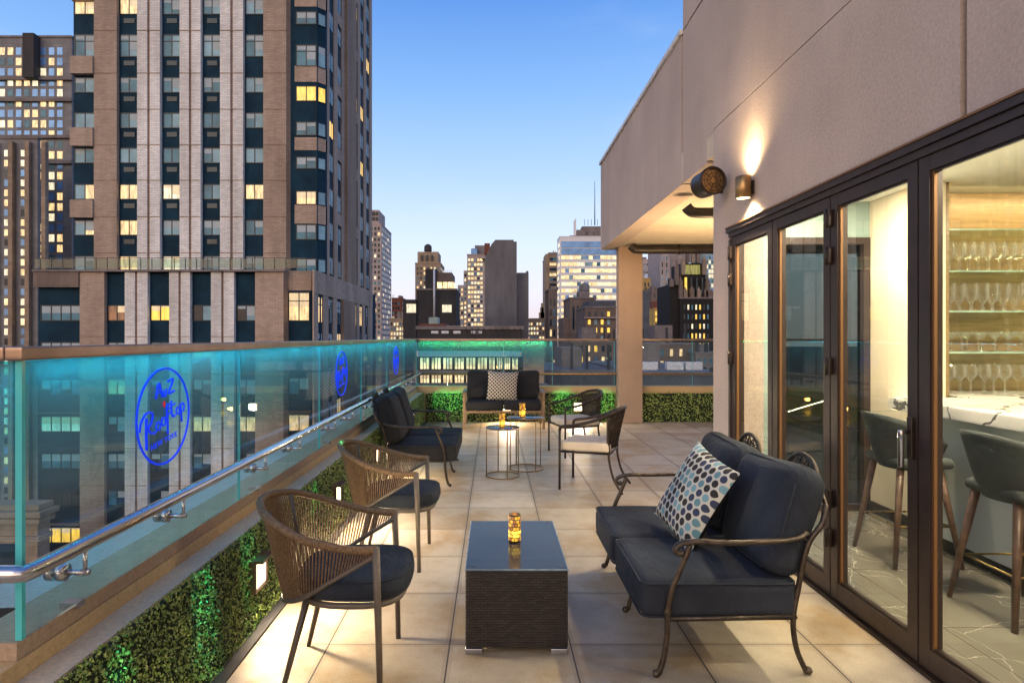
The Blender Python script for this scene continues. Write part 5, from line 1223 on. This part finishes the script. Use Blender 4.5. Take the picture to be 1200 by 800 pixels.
# gothic tower
g, S = box_building('gothic_tower', 'black brick gothic tower with a glowing gold crown under the canopy', 'tower', 797, 838, 350, 140, 14, 'black_brick', (357, 11.2, 5.8, 4.6, 1.9, .5, ('lit_white', 'lit_yellow'), ('pane_dark', 'pane_mid'), 4, 1), cap=60, ymax=440, sides=False, seed=33)
MB().box(XP(785, 141), XP(797, 141) - .01, 141, 152, -45, ZP(333, 141)).build('side_wing', 'black_brick', g)
MB().box(XP(797, 141), XP(828, 141), 141.5, 151, ZP(350, 141) + .36, ZP(322, 141)).build('middle_tier', 'black_brick', g)
MB().box(XP(800, 141), XP(826, 141), 142, 150, ZP(322, 141) + .01, ZP(308, 141)).build('crown_tier', 'black_brick', g)
MB().box(XP(804, 141), XP(821.5, 141), 141.6, 141.98, ZP(321, 141), ZP(310, 141)).build('crown_band', 'crown_gold', g)
for q, (px, yb, yt) in enumerate([(787, 336, 325), (793, 334, 304), (797.5, 350, 322), (800.5, 322, 298), (806, 308, 292), (812, 308, 288), (818, 308, 292), (825.5, 322, 298), (829, 350, 322), (833.5, 350, 338), (803, 352, 336), (811, 352, 334), (819, 352, 336), (827, 352, 337)]):
    x = XP(px, 140.6); z0, z1 = ZP(yb, 140.6), ZP(yt, 140.6); r_ = .42
    MB().box(x - r_, x + r_, 140.2, 141.2, z0, z1 - (z1 - z0) * .25).lathe([(r_ * 1.1, 0), (r_ * .5, (z1 - z0) * .12), (.02, (z1 - z0) * .26)], (x, 140.7, z1 - (z1 - z0) * .25 + .002), 8).build('pinnacle', 'stone_beige' if q in (3, 5, 7, 10, 12) else 'stone_brown', g)
for px in (803, 809, 815.5, 822): MB().box(XP(px, 141), XP(px + 2, 141), 140.9, 141.48, ZP(345, 141), ZP(325, 141)).build('window', 'lit_yellow' if px == 803 else 'pane_dark', g)
# lower roofs seen through the far glass
box_building('rooftop_block', 'low grey roofed block under the far railing left of the column', 'building', 640, 722, 437, 70, 22, 'roofing', None, seed=34)
g, S = box_building('brick_block', 'dark brick block with small lit windows seen through the far glass left of the column', 'building', 668, 722, 402, 96, 10, 'stone_brown', (405, 13, 7, 8.5, 3.4, .3, ('lit_warm', 'lit_yellow'), ('pane_dark', 'pane_mid'), 3, 1), cap=40, ymax=450, sides=False, seed=35)
box_building('rooftop_block', 'wide blue grey roof seen through the glass right of the column', 'building', 742, 850, 440, 62, 30, 'roofing', None, seed=36)
g, S = box_building('brick_block', 'brown brick block with lit windows seen through the glass right of the column', 'building', 748, 815, 404, 100, 10, 'stone_brown', (409, 14, 8, 11, 3.6, .35, ('lit_warm', 'lit_white'), ('pane_dark', 'pane_mid'), 4, 1), cap=40, ymax=450, sides=False, seed=37)
box_building('stone_building', 'grey stone house front at the right edge of the gap', 'building', 815.5, 850, 415, 96, 10, 'stone_grey', (420, 10, 6, 7, 3, .15, ('lit_white',), ('pane_dark', 'pane_mid'), 2, 1), cap=30, ymax=450, sides=False, seed=38)
for q, px in enumerate((760, 790, 812)):
    u = thing('roof_unit', f'white rooftop cooling unit, {("leftmost", "middle", "rightmost")[q]} of three behind the glass right of the column', 'cooling unit', (XP(px, 66), 66, ZP(440, 62) + .37), 0, 'rooftop cooling units')
    MB().bevbox(-.9, .9, -.5, .5, 0, .9, .05).build('casing', 'white_metal', u); MB().lathe([(0, .03), (.35, .03), (.38, 0)], (0, 0, .901), 16).build('fan_cover', 'winframe', u)
